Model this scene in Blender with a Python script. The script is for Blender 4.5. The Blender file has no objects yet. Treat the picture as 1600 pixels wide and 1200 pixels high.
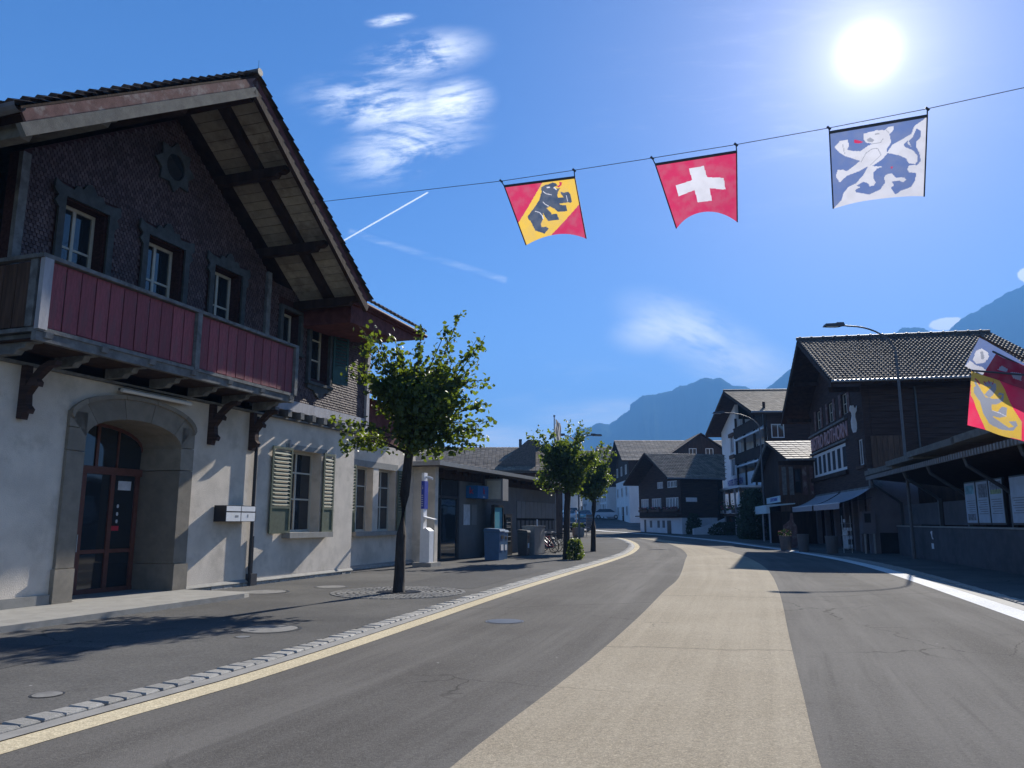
import bpy, math, random
from math import sin, cos, pi, radians as R, atan2, hypot, sqrt, tan, exp, floor
from mathutils import Vector, Matrix, noise as mnoise
random.seed(7)
SC = bpy.context.scene
COL = SC.collection

# ------------------------------------------------------------------ camera
EYE = 1.6; FPX = 1210.0; PITCH = math.atan(215 / 1210)
cd = bpy.data.cameras.new('camera'); cam = bpy.data.objects.new('camera', cd); COL.objects.link(cam)
cam.location = (0, 0, EYE); cam.rotation_euler = (R(90) + PITCH, 0, 0)
cd.sensor_width = 36; cd.lens = 36 * FPX / 1600; cd.clip_end = 20000; cd.clip_start = .05
SC.camera = cam

# ------------------------------------------------------------------ sun, sky, exposure
SUN_B, SUN_E = R(27.6), R(30.3)
sd = bpy.data.lights.new('sun', 'SUN'); sun = bpy.data.objects.new('sun', sd); COL.objects.link(sun)
sd.energy = 5.0; sd.angle = R(.53); sd.color = (1, .95, .87)
sdisc = Vector((sin(R(26.8)) * cos(SUN_E), cos(R(26.8)) * cos(SUN_E), sin(SUN_E)))   # centre of the disc in the sky
sdir = Vector((sin(SUN_B) * cos(SUN_E), cos(SUN_B) * cos(SUN_E), sin(SUN_E)))
sun.rotation_euler = (-sdir).to_track_quat('-Z', 'Y').to_euler(); sun.location = sdir * 60
SC.view_settings.view_transform = 'Standard'; SC.view_settings.look = 'None'
SC.view_settings.exposure = 1.45; SC.view_settings.gamma = 1; SC.view_settings.use_curve_mapping = False
SC.cycles.max_bounces = 6; SC.cycles.diffuse_bounces = 3; SC.cycles.transmission_bounces = 4; SC.cycles.transparent_max_bounces = 8
SC.cycles.caustics_reflective = False; SC.cycles.caustics_refractive = False; SC.cycles.volume_bounces = 0

class NT:
    def __init__(s, tree): s.t = tree; tree.nodes.clear()
    def n(s, kind, **kw):
        x = s.t.nodes.new(kind)
        for k, v in kw.items():
            if k[0] == 'i' and k[1:].isdigit(): s.put(x.inputs[int(k[1:])], v)
            elif k.startswith('in_'): s.put(x.inputs[k[3:].replace('_', ' ')], v)
            else: setattr(x, k, v)
        return x
    def put(s, inp, v):
        if isinstance(v, bpy.types.NodeSocket): s.t.links.new(v, inp)
        else: inp.default_value = v
    def m(s, op, a, b=0., c=0., clamp=False):
        x = s.t.nodes.new('ShaderNodeMath'); x.operation = op; x.use_clamp = clamp
        s.put(x.inputs[0], a); s.put(x.inputs[1], b); s.put(x.inputs[2], c); return x.outputs[0]
    def vm(s, op, a, b=(0, 0, 0)):
        x = s.t.nodes.new('ShaderNodeVectorMath'); x.operation = op; s.put(x.inputs[0], a); s.put(x.inputs[1], b)
        return x.outputs['Value'] if op in ('DOT_PRODUCT', 'LENGTH') else x.outputs[0]
    def mix(s, f, a, b, mode='MIX'):
        x = s.t.nodes.new('ShaderNodeMix'); x.data_type = 'RGBA'; x.blend_type = mode
        s.put(x.inputs[0], f); s.put(x.inputs[6], a); s.put(x.inputs[7], b); return x.outputs[2]
    def noise(s, vec, scale, detail=4, rough=.5, dist=0.):
        x = s.n('ShaderNodeTexNoise'); s.put(x.inputs['Vector'], vec); x.inputs['Scale'].default_value = scale
        x.inputs['Detail'].default_value = detail; x.inputs['Roughness'].default_value = rough; x.inputs['Distortion'].default_value = dist
        return x.outputs['Fac']
    def ss(s, x, a, b, lo=0., hi=1.):
        y = s.n('ShaderNodeMapRange', interpolation_type='SMOOTHSTEP'); s.put(y.inputs[0], x)
        y.inputs[1].default_value = a; y.inputs[2].default_value = b; y.inputs[3].default_value = lo; y.inputs[4].default_value = hi
        return y.outputs[0]

def c4(c): return (c[0], c[1], c[2], 1)

def ray(px, py):                       # direction of a point of the sky, in the world
    a, b = (px - 800) / FPX, (600 - py) / FPX
    return Vector((a, cos(PITCH) - b * sin(PITCH), sin(PITCH) + b * cos(PITCH)))
def tv(px, py):                        # the same as tangents (x/y, z/y)
    d = ray(px, py); return d.x / d.y, d.z / d.y

def make_world():
    w = bpy.data.worlds.new('World'); SC.world = w; w.use_nodes = True
    N = NT(w.node_tree)
    sky = N.n('ShaderNodeTexSky', sky_type='NISHITA', sun_disc=False, sun_elevation=SUN_E, sun_rotation=SUN_B,
              altitude=560, air_density=1.15, dust_density=.35, ozone_density=4.5)
    d = N.n('ShaderNodeTexCoord').outputs['Generated']
    d = N.vm('NORMALIZE', d)
    sx = N.n('ShaderNodeSeparateXYZ', i0=d)
    X, Y, Z = sx.outputs
    front = N.ss(Y, .05, .2)
    Ys = N.m('MAXIMUM', Y, .05)
    U = N.m('DIVIDE', X, Ys); V = N.m('DIVIDE', Z, Ys)
    P = N.n('ShaderNodeCombineXYZ', i0=U, i1=V, i2=0.).outputs[0]
    def local(px, py, rot):
        u, v = tv(px, py)
        q = N.vm('SUBTRACT', P, (u, v, 0))
        return N.n('ShaderNodeVectorRotate', rotation_type='Z_AXIS', in_Vector=q, in_Angle=-R(rot)).outputs[0]
    def ell(px, py, rx, ry, rot, soft=.2):
        q = N.vm('MULTIPLY', local(px, py, rot), (FPX / rx, FPX / ry, 0))
        return N.ss(N.vm('LENGTH', q), 1.0, soft)
    # fine wisps: stretched noise, one grain per cloud
    def wisps(sc, rot, lo, hi, dist=1.2, st=(1, 2.6, 1)):
        q = N.n('ShaderNodeVectorRotate', rotation_type='Z_AXIS', in_Vector=P, in_Angle=-R(rot)).outputs[0]
        big = N.noise(N.vm('MULTIPLY', q, st), sc, 6, .62, dist)
        comb = N.noise(N.vm('MULTIPLY', q, (st[0] * 5, st[1] * 9, 1)), sc, 8, .7, .3)
        return N.ss(N.m('ADD', N.m('MULTIPLY', big, .68), N.m('MULTIPLY', comb, .32)), lo, hi)
    wA = wisps(4.6, 8, .40, .62, 1.1, (1, 2.6, 1)); wB = wisps(9, -20, .26, .58, .4, (1, 2.4, 1)); wC = wisps(6, 4, .36, .8, .6, (1, 5, 1))
    mA = N.m('MULTIPLY', N.m('MAXIMUM', N.m('MAXIMUM', ell(655, 88, 150, 60, 12, 0.), ell(600, 165, 185, 75, -8, 0.)),
             N.m('MAXIMUM', ell(640, 225, 165, 80, 18, 0.), N.m('MAXIMUM', ell(705, 165, 90, 62, 15), ell(610, 32, 55, 16, 8)))), wA)
    mB = N.m('MULTIPLY', N.m('MAXIMUM', ell(1090, 525, 170, 70, -24, 0.), N.m('MAXIMUM', ell(1030, 515, 100, 50, 10, 0.), ell(1155, 570, 130, 60, -10, 0.))), wB)
    mC = N.m('MULTIPLY', N.m('MAXIMUM', ell(940, 648, 150, 34, 3), N.m('MAXIMUM', ell(770, 685, 160, 30, 0), ell(1190, 585, 110, 40, 0))), N.ss(wC, -.4, .7))
    # small heaps over the mountains
    hp = N.noise(P, 60, 6, .6)
    mD = N.ss(N.m('ADD', N.m('MAXIMUM', ell(1478, 506, 46, 17, 8, 0.), ell(1606, 430, 26, 22, 0, 0.)), N.m('MULTIPLY', hp, .7)), .62, .78)
    veil = N.m('MULTIPLY', N.ss(wC, .2, 1.), N.m('MAXIMUM', N.m('MULTIPLY', ell(1250, 150, 520, 330, 10), .14), N.m('MULTIPLY', ell(700, 620, 700, 90, 0), .35)))
    # vapour trails
    def trail(x0, y0, x1, y1, wd, a, ns=0.):
        L = hypot(x1 - x0, y1 - y0); rot = math.degrees(atan2(-(y1 - y0), x1 - x0))
        q = N.n('ShaderNodeSeparateXYZ', i0=N.vm('MULTIPLY', local((x0 + x1) / 2, (y0 + y1) / 2, rot), (FPX / L * 2, FPX / wd, 0)))
        al = N.m('ABSOLUTE', q.outputs[0]); ac = N.m('ABSOLUTE', q.outputs[1])
        f = N.m('MULTIPLY', N.ss(al, 1.0, .96), N.ss(ac, 1.0, .2))
        return N.m('MULTIPLY', f, a)
    t1 = trail(530, 383, 673, 295, 2.0, .85); t2 = N.m('MULTIPLY', trail(535, 357, 800, 442, 8, .45), wC)
    cl = N.m('MAXIMUM', N.m('MAXIMUM', N.m('MULTIPLY', mA, .95), N.m('MULTIPLY', mB, 1.0)), N.m('MAXIMUM', N.m('MULTIPLY', mC, .8), N.m('MULTIPLY', mD, .9)))
    cl = N.m('MAXIMUM', cl, N.m('MAXIMUM', veil, N.m('MAXIMUM', t1, t2)))
    cl = N.m('MULTIPLY', cl, front)
    hs = N.n('ShaderNodeHueSaturation', in_Hue=.508, in_Saturation=1.28, in_Value=1.0, in_Fac=1.0); N.put(hs.inputs['Color'], sky.outputs[0])
    hzn = N.m('ADD', 1.0, N.m('MULTIPLY', N.m('EXPONENT', N.m('MULTIPLY', N.m('MAXIMUM', Z, 0.), -6.)), 1.35))
    hv = N.vm('SCALE', hs.outputs[0]); N.put(hv.node.inputs['Scale'], hzn)
    base = N.mix(cl, N.mix(1., hv, (.98, .955, 1.10, 1), 'MULTIPLY'), (17.5, 17.8, 18.4, 1))
    # the sun's own disc and aureole
    ca = N.m('MINIMUM', N.vm('DOT_PRODUCT', d, tuple(sdisc)), 1.0)
    ang = N.m('MULTIPLY', N.m('ARCCOSINE', ca), 180 / pi)
    disc = N.ss(ang, 2.6, .3)
    g1 = N.m('EXPONENT', N.m('MULTIPLY', ang, -.42)); g2 = N.m('EXPONENT', N.m('MULTIPLY', ang, -.115))
    glow = N.m('ADD', N.m('MULTIPLY', disc, 9.), N.m('ADD', N.m('MULTIPLY', g1, 17.), N.m('MULTIPLY', g2, 4.3)))
    gc = N.mix(1., (1.0, .92, 1.0, 1), (0, 0, 0, 1), 'ADD')
    gv = N.vm('SCALE', gc); gv.node.inputs['Scale'].default_value = 1; N.put(gv.node.inputs['Scale'], glow)
    tot = N.mix(1., base, gv, 'ADD')
    bg = N.n('ShaderNodeBackground', in_Strength=.0365); N.put(bg.inputs['Color'], tot)
    o = N.n('ShaderNodeOutputWorld'); w.node_tree.links.new(bg.outputs[0], o.inputs['Surface'])
make_world()

# ------------------------------------------------------------------ materials
def mat(name, col, rough=.75, var=.18, scale=3., bump=.15, bscale=40., metal=0., spec=.4, tint=None, stretch=(1, 1, 1),
        dirt=None, dscale=.7, trans=0., detail=5, bdist=.01, rnd=.0):
    m = bpy.data.materials.new(name); m.use_nodes = True; N = NT(m.node_tree)
    tc = N.n('ShaderNodeTexCoord').outputs['Object']
    v = N.vm('MULTIPLY', tc, stretch)
    f = N.noise(v, scale, detail, .6)
    a = tuple(x * (1 - var) for x in col); b = tuple(min(1, x * (1 + var)) for x in (tint or col))
    c = N.mix(N.ss(f, .3, .7), c4(a), c4(b))
    if dirt: c = N.mix(N.m('MULTIPLY', N.ss(N.noise(v, dscale, 6, .65), .48, .68), .75), c, c4(dirt))
    if rnd:
        oi = N.n('ShaderNodeObjectInfo'); c = N.mix(N.m('MULTIPLY', oi.outputs['Random'], rnd), c, c4(tuple(x * .45 for x in col)))
    p = N.n('ShaderNodeBsdfPrincipled', in_Roughness=rough, in_Metallic=metal); N.put(p.inputs['Base Color'], c)
    p.inputs['Specular IOR Level'].default_value = spec
    if bump:
        bn = N.n('ShaderNodeBump', in_Strength=bump, in_Distance=bdist); N.put(bn.inputs['Height'], N.noise(v, bscale, 3, .6))
        N.put(p.inputs['Normal'], bn.outputs[0])
    o = N.n('ShaderNodeOutputMaterial')
    if trans:
        tr = N.n('ShaderNodeBsdfTranslucent'); N.put(tr.inputs[0], c)
        mx = N.n('ShaderNodeMixShader', i0=trans); m.node_tree.links.new(p.outputs[0], mx.inputs[1]); m.node_tree.links.new(tr.outputs[0], mx.inputs[2])
        m.node_tree.links.new(mx.outputs[0], o.inputs[0])
    else: m.node_tree.links.new(p.outputs[0], o.inputs[0])
    return m

M = {}
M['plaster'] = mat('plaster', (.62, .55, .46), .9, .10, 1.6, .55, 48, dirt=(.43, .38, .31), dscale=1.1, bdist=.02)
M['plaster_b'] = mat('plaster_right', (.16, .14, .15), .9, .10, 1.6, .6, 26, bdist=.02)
M['white_plaster'] = mat('white_plaster', (.66, .67, .68), .9, .06, 1., .3, 30)
M['sandstone'] = mat('sandstone', (.25, .22, .175), .9, .15, 4, .6, 60, rnd=.5)
M['plinth'] = mat('plinth_stone', (.40, .39, .36), .9, .25, 14, 1., 45, dirt=(.2, .2, .19), bdist=.03)
M['shingle'] = mat('red_shingle', (.06, .03, .028), .8, .3, 18, .3, 60, spec=.08)
M['dark_wood'] = mat('dark_wood', (.045, .028, .022), .8, .3, 4, .5, 30, stretch=(1, 1, .15), spec=.08)
M['dark_wood_h'] = mat('dark_wood_beam', (.055, .035, .03), .8, .35, 3, .6, 20, stretch=(.3, .3, 6), spec=.08)
M['brown_wood'] = mat('brown_wood', (.12, .075, .055), .8, .3, 5, .5, 30, stretch=(3, 3, .3), spec=.08, rnd=.5)
M['grey_wood'] = mat('grey_painted_wood', (.17, .17, .165), .8, .25, 5, .5, 40, dirt=(.09, .09, .085), dscale=3, spec=.08)
M['carved'] = mat('grey_green_trim', (.075, .08, .08), .8, .2, 6, .4, 40, spec=.08)
M['verge_pink'] = mat('faded_red_board', (.155, .09, .082), .85, .22, 5, .5, 50, dirt=(.3, .27, .25), dscale=3, spec=.08)
M['verge_grey'] = mat('weathered_grey_board', (.15, .143, .125), .85, .2, 5, .5, 50, dirt=(.14, .14, .13), dscale=3, spec=.08)
M['fascia_red'] = mat('dark_red_fascia', (.12, .045, .04), .7, .25, 4, .3, 30, spec=.08)
M['cream_board'] = mat('cream_soffit_board', (.46, .41, .33), .8, .14, 6, .4, 40, dirt=(.2, .17, .14), dscale=2, spec=.08, rnd=.5)
M['red_board'] = mat('red_balcony_board', (.28, .07, .08), .75, .25, 9, .5, 50, stretch=(3, 3, .6), dirt=(.19, .09, .09), dscale=3, rnd=.55)
M['post_white'] = mat('pale_grey_post', (.36, .35, .36), .75, .15, 6, .3, 40, stretch=(1, 1, .3))
M['cream_frame'] = mat('cream_window_frame', (.48, .45, .37), .6, .08, 5, .1, 40)
M['white_frame'] = mat('white_window_frame', (.62, .62, .62), .6, .06, 5, .1, 40)
M['shutter'] = mat('green_shutter', (.10, .118, .075), .7, .15, 8, .3, 40)
M['shutter_dk'] = mat('dark_green_shutter', (.03, .075, .07), .7, .15, 8, .3, 40)
M['brown_frame'] = mat('red_brown_door_frame', (.12, .048, .036), .5, .15, 8, .2, 40)
M['tile_dk'] = mat('roof_tile_dark', (.10, .085, .075), .62, .35, 9, .6, 60)
M['tile_br'] = mat('roof_tile_brown', (.21, .17, .14), .75, .3, 2.5, .6, 30, dirt=(.12, .10, .085), dscale=1.2)
M['tile_mossy'] = mat('roof_tile_mossy', (.16, .11, .08), .85, .3, 7, .6, 60, dirt=(.11, .13, .05), dscale=2)
M['slate'] = mat('grey_roof_plate', (.33, .31, .29), .6, .25, 6, .4, 40)
M['concrete'] = mat('concrete', (.27, .26, .235), .9, .14, 4, .5, 50, dirt=(.24, .23, .21), dscale=2)
M['granite'] = mat('pale_granite_sett', (.33, .315, .28), .85, .22, 22, .8, 90, dirt=(.27, .26, .25), dscale=12, rnd=.5)
M['gutter_strip'] = mat('pale_grey_gutter', (.24, .23, .21), .85, .12, 4, .4, 60)
M['steel'] = mat('galvanised_steel', (.33, .34, .35), .45, .1, 8, .05, 40, metal=.7)
M['steel_dk'] = mat('dark_steel', (.06, .065, .075), .45, .1, 8, .05, 40, metal=.4)
M['black'] = mat('black_paint', (.015, .015, .018), .4, .1, 8, 0)
M['white_paint'] = mat('white_paint', (.72, .72, .72), .55, .05, 8, .1, 60)
M['mb_white'] = mat('white_metal_flap', (.75, .75, .74), .5, .04, 8, 0)
M['grey_panel'] = mat('grey_facade_panel', (.15, .145, .14), .8, .08, 2, .2, 30)
M['grey_panel_l'] = mat('pale_facade_panel', (.21, .205, .20), .8, .08, 2, .2, 30)
M['blue_sign'] = mat('blue_sign', (.02, .05, .35), .5, .05, 4, 0)
M['kiosk_blue'] = mat('bright_blue_sign', (.02, .12, .30), .4, .05, 4, 0)
M['bin_blue'] = mat('blue_bin', (.02, .09, .20), .45, .1, 5, .05)
M['red_print'] = mat('red_print', (.45, .03, .05), .6, .1, 5, 0)
M['paper'] = mat('paper', (.55, .56, .58), .7, .15, 5, 0)
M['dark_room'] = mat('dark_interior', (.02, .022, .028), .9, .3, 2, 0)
M['awning'] = mat('grey_awning', (.42, .40, .42), .8, .1, 6, .2, 50, trans=.25)
M['awning_teal'] = mat('pale_teal_awning', (.62, .74, .76), .8, .06, 6, .2, 50, trans=.2)
M['bark'] = mat('bark', (.035, .028, .024), .9, .35, 7, 1., 30, stretch=(3, 3, .6), bdist=.02)
M['soil'] = mat('soil', (.06, .05, .04), 1, .4, 20, 1, 60)
M['terracotta'] = mat('flower_tub', (.11, .10, .095), .8, .1)
M['car_dark'] = mat('dark_car_paint', (.02, .025, .04), .25, .05, 2, 0, metal=.3)
M['car_white'] = mat('white_car_paint', (.6, .62, .65), .25, .03, 2, 0)
M['car_teal'] = mat('teal_car_paint', (.12, .35, .42), .25, .03, 2, 0)
M['rubber'] = mat('rubber', (.02, .02, .02), .8, .1, 5, 0)
M['rock'] = mat('mountain_forest', (.03, .045, .025), 1., .3, .006, 0, spec=0.)
M['field'] = mat('grass_field', (.07, .11, .03), .95, .3, .05, 0)
M['banner_white'] = mat('striped_banner', (.5, .5, .5), .8, .1, 6, .1, trans=.4)
M['flower'] = mat('flower_petals', (.5, .12, .15), .8, .4, 6, 0)

def glass(name, tint=(.02, .025, .03), rough=.04):
    m = bpy.data.materials.new(name); m.use_nodes = True; N = NT(m.node_tree)
    p = N.n('ShaderNodeBsdfPrincipled', in_Roughness=rough); p.inputs['Base Color'].default_value = c4(tint); p.inputs['Specular IOR Level'].default_value = .8
    tc = N.n('ShaderNodeTexCoord').outputs['Object']
    bn = N.n('ShaderNodeBump', in_Strength=.06, in_Distance=.05); N.put(bn.inputs['Height'], N.noise(tc, 1.3, 1)); N.put(p.inputs['Normal'], bn.outputs[0])
    o = N.n('ShaderNodeOutputMaterial'); m.node_tree.links.new(p.outputs[0], o.inputs[0]); return m
M['glass'] = glass('window_glass'); M['glass_l'] = glass('curtained_glass', (.10, .11, .13), .1)
M['lens'] = glass('frosted_tube', (.6, .6, .58), .3)

def leafmat(name, a, b, tr):
    m = bpy.data.materials.new(name); m.use_nodes = True; N = NT(m.node_tree)
    g = N.n('ShaderNodeNewGeometry')
    c = N.mix(g.outputs['Random Per Island'], c4(a), c4(b))
    p = N.n('ShaderNodeBsdfPrincipled', in_Roughness=.5); N.put(p.inputs['Base Color'], c); p.inputs['Specular IOR Level'].default_value = .35
    t = N.n('ShaderNodeBsdfTranslucent'); N.put(t.inputs[0], N.mix(g.outputs['Random Per Island'], c4(tr), c4(tuple(x * .55 for x in tr))))
    mx = N.n('ShaderNodeMixShader', i0=.30); L = m.node_tree.links
    L.new(p.outputs[0], mx.inputs[1]); L.new(t.outputs[0], mx.inputs[2]); o = N.n('ShaderNodeOutputMaterial'); L.new(mx.outputs[0], o.inputs[0]); return m
M['leaf'] = leafmat('lime_leaf', (.020, .042, .014), (.042, .070, .02), (.32, .43, .03))
M['leaf_dk'] = leafmat('dark_leaf', (.018, .035, .012), (.035, .06, .02), (.05, .09, .015))

def asphalt(name, base, patch, uv=False, streak=.0, seams=None, rough=.7, dots=True):
    m = bpy.data.materials.new(name); m.use_nodes = True; N = NT(m.node_tree)
    tcn = N.n('ShaderNodeTexCoord'); tc = tcn.outputs['Object']
    c = N.mix(N.ss(N.noise(tc, .35, 5, .6), .35, .65), c4(base), c4(patch))
    fine = N.noise(tc, 70, 3, .75); fn2 = N.noise(tc, 22, 4, .7)
    c = N.mix(N.ss(fine, .46, .66, 0, .62), c, c4(tuple(min(1, x * 2.1) for x in base)))
    gr = N.noise(tc, 38, 2, .8); c = N.mix(N.ss(gr, .50, .66, 0, .40), c, c4(tuple(x * .45 for x in base)))
    c = N.mix(N.ss(fn2, .35, .68, .30, 0), c, c4(tuple(x * .5 for x in base)))
    if uv and streak:
        q = N.vm('MULTIPLY', tcn.outputs['UV'], (9, .05, 1))
        c = N.mix(N.ss(N.noise(q, 1., 5, .65, .3), .38, .68, 0, streak), c, c4(tuple(x * 1.7 for x in patch)))
        q2 = N.vm('MULTIPLY', tcn.outputs['UV'], (60, .22, 1))
        c = N.mix(N.ss(N.noise(q2, 1., 3, .6), .55, .75, 0, streak * .7), c, c4(tuple(x * .6 for x in base)))
    if seams:
        sv = N.n('ShaderNodeSeparateXYZ', i0=tcn.outputs['UV'])
        for k in seams:
            wob = N.m('MULTIPLY', N.m('SUBTRACT', N.noise(tc, .8, 3), .5), .5)
            dd = N.m('ABSOLUTE', N.m('SUBTRACT', N.m('ADD', sv.outputs[1], wob), k))
            c = N.mix(N.m('MULTIPLY', N.ss(dd, .05, .01), .55), c, c4(tuple(x * .45 for x in base)))
    if dots:      # little pale specks of grit and chewing gum
        v = N.n('ShaderNodeTexVoronoi', in_Scale=1.6); N.put(v.inputs['Vector'], tc)
        w = N.n('ShaderNodeTexWhiteNoise', i0=v.outputs['Position'])
        sp = N.m('MULTIPLY', N.ss(v.outputs['Distance'], .035, .015), N.m('GREATER_THAN', w.outputs['Value'], .6))
        c = N.mix(N.m('MULTIPLY', sp, .7), c, (.45, .44, .4, 1))
    if not name.endswith('line'):      # oil stains and hairline cracks
        c = N.mix(N.ss(N.noise(tc, 1.1, 5, .7, .6), .60, .74, 0, .38), c, c4(tuple(x * .55 for x in base)))
        wv = N.n('ShaderNodeTexVoronoi', feature='DISTANCE_TO_EDGE', in_Scale=.34)
        jit = N.n('ShaderNodeTexNoise', in_Scale=1.4, in_Detail=5.); N.put(jit.inputs['Vector'], tc)
        N.put(wv.inputs['Vector'], N.vm('ADD', tc, N.vm('MULTIPLY', jit.outputs['Color'], (.9, .9, 0))))
        cr = N.m('MULTIPLY', N.ss(wv.outputs['Distance'], .006, .002), N.ss(N.noise(tc, .22, 2), .50, .60))
        c = N.mix(N.m('MULTIPLY', cr, .6), c, c4(tuple(x * .35 for x in base)))
    p = N.n('ShaderNodeBsdfPrincipled'); N.put(p.inputs['Base Color'], c)
    N.put(p.inputs['Roughness'], min(1., rough + .25)); p.inputs['Specular IOR Level'].default_value = .06
    bn = N.n('ShaderNodeBump', in_Strength=.8, in_Distance=.006); N.put(bn.inputs['Height'], N.noise(tc, 90, 3, .7)); N.put(p.inputs['Normal'], bn.outputs[0])
    o = N.n('ShaderNodeOutputMaterial'); m.node_tree.links.new(p.outputs[0], o.inputs[0]); return m
M['asphalt'] = asphalt('road_asphalt', (.095, .088, .079), (.126, .118, .106), True, .4, [24.5], .7)
M['ground'] = asphalt('yard_asphalt', (.082, .080, .078), (.10, .098, .094))
M['pavement'] = asphalt('pavement_asphalt', (.092, .089, .084), (.145, .139, .128), rough=.75)
M['median'] = asphalt('beige_resin_paving', (.285, .242, .175), (.345, .298, .222), True, .13, [12.9, 20.3, 32], .7, dots=False)
M['beige_line'] = asphalt('beige_edge_line', (.50, .42, .28), (.58, .49, .33), rough=.7, dots=False)
M['white_line'] = asphalt('white_edge_line', (.66, .65, .61), (.76, .75, .72), rough=.6, dots=False)

def tilemat(name, a, b, wu, hv):       # small repeat pieces get a colour each
    m = bpy.data.materials.new(name); m.use_nodes = True; N = NT(m.node_tree)
    g = N.n('ShaderNodeNewGeometry')
    c = N.mix(g.outputs['Random Per Island'], c4(a), c4(b))
    tc = N.n('ShaderNodeTexCoord').outputs['Object']
    c = N.mix(N.ss(N.noise(tc, 1.4, 5, .6), .4, .7, 0, .5), c, c4(tuple(x * .6 for x in a)))
    p = N.n('ShaderNodeBsdfPrincipled', in_Roughness=wu); N.put(p.inputs['Base Color'], c); p.inputs['Specular IOR Level'].default_value = hv
    o = N.n('ShaderNodeOutputMaterial'); m.node_tree.links.new(p.outputs[0], o.inputs[0]); return m
M['tiles'] = tilemat('clay_tiles', (.07, .052, .046), (.16, .125, .105), .75, .15)
M['tiles_l'] = tilemat('weathered_tiles', (.20, .165, .13), (.36, .30, .235), .8, .15)
M['plates'] = tilemat('pale_plates', (.24, .21, .18), (.40, .36, .31), .75, .15)
M['shingles'] = tilemat('painted_shingles', (.065, .038, .036), (.15, .10, .095), .7, .4)

# ------------------------------------------------------------------ mesh helpers
class MB:
    def __init__(s): s.v = []; s.f = []; s.mi = []; s.uv = None
    def add(s, vs, fs, mi=0):
        n = len(s.v); s.v += [tuple(v) for v in vs]; s.f += [tuple(n + i for i in f) for f in fs]; s.mi += [mi] * len(fs)
    def box(s, a, b, mi=0, mtx=None):
        x0, y0, z0 = a; x1, y1, z1 = b
        if x0 > x1: x0, x1 = x1, x0
        if y0 > y1: y0, y1 = y1, y0
        if z0 > z1: z0, z1 = z1, z0
        vs = [(x0, y0, z0), (x1, y0, z0), (x1, y1, z0), (x0, y1, z0), (x0, y0, z1), (x1, y0, z1), (x1, y1, z1), (x0, y1, z1)]
        if mtx: vs = [mtx @ Vector(v) for v in vs]
        s.add(vs, [(0, 3, 2, 1), (4, 5, 6, 7), (0, 1, 5, 4), (1, 2, 6, 5), (2, 3, 7, 6), (3, 0, 4, 7)], mi); return s
    def prism(s, pts, ax, a, b, mi=0):   # pts: 2D polygon; ax: axis of extrusion
        def P(p, h): return {'x': (h, p[0], p[1]), 'y': (p[0], h, p[1]), 'z': (p[0], p[1], h)}[ax]
        n = len(pts)
        A = [P(p, a) for p in pts]; B = [P(p, b) for p in pts]
        s.add(A + B, [tuple(range(n - 1, -1, -1)), tuple(range(n, 2 * n))] + [(i, (i + 1) % n, n + (i + 1) % n, n + i) for i in range(n)], mi); return s
    def slab(s, q, th, mi=0):            # quad of 4 corners thickened along -normal
        q = [Vector(p) for p in q]; nn = (q[1] - q[0]).cross(q[3] - q[0]).normalized() * th
        if nn.z < 0: nn = -nn
        lo = [p - nn for p in q]
        s.add(q + lo, [(0, 1, 2, 3), (7, 6, 5, 4), (0, 4, 5, 1), (1, 5, 6, 2), (2, 6, 7, 3), (3, 7, 4, 0)], mi); return s
    def tube(s, path, r, n=8, mi=0, cap=True):
        path = [Vector(p) for p in path]; rs = r if isinstance(r, (list, tuple)) else [r] * len(path)
        base = len(s.v); up = Vector((0, 0, 1))
        for i, p in enumerate(path):
            d = (path[min(i + 1, len(path) - 1)] - path[max(i - 1, 0)]).normalized()
            u = d.cross(up)
            if u.length < .05: u = d.cross(Vector((1, 0, 0)))
            u.normalize(); w = d.cross(u)
            for k in range(n):
                a = 2 * pi * k / n; s.v.append(tuple(p + (u * cos(a) + w * sin(a)) * rs[i]))
        for i in range(len(path) - 1):
            for k in range(n):
                s.f.append((base + i * n + k, base + i * n + (k + 1) % n, base + (i + 1) * n + (k + 1) % n, base + (i + 1) * n + k)); s.mi.append(mi)
        if cap:
            s.f.append(tuple(base + k for k in range(n))); s.mi.append(mi)
            s.f.append(tuple(base + (len(path) - 1) * n + k for k in range(n - 1, -1, -1))); s.mi.append(mi)
        return s
    def cyl(s, c, r, h, n=20, mi=0, r2=None): return s.tube([c, (c[0], c[1], c[2] + h)], [r, r if r2 is None else r2], n, mi)
    def mesh(s, name, mats):
        me = bpy.data.meshes.new(name); me.from_pydata(s.v, [], s.f)
        for m in (mats if isinstance(mats, (list, tuple)) else [mats]): me.materials.append(M[m] if isinstance(m, str) else m)
        if any(s.mi): me.polygons.foreach_set('material_index', s.mi)
        me.update(); return me
    def obj(s, name, mats, parent=None, loc=(0, 0, 0), rz=0, smooth=False, **kw):
        me = s.mesh(name, mats)
        if smooth: me.polygons.foreach_set('use_smooth', [True] * len(me.polygons))
        return put(name, me, parent, loc, rz, **kw)

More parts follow.
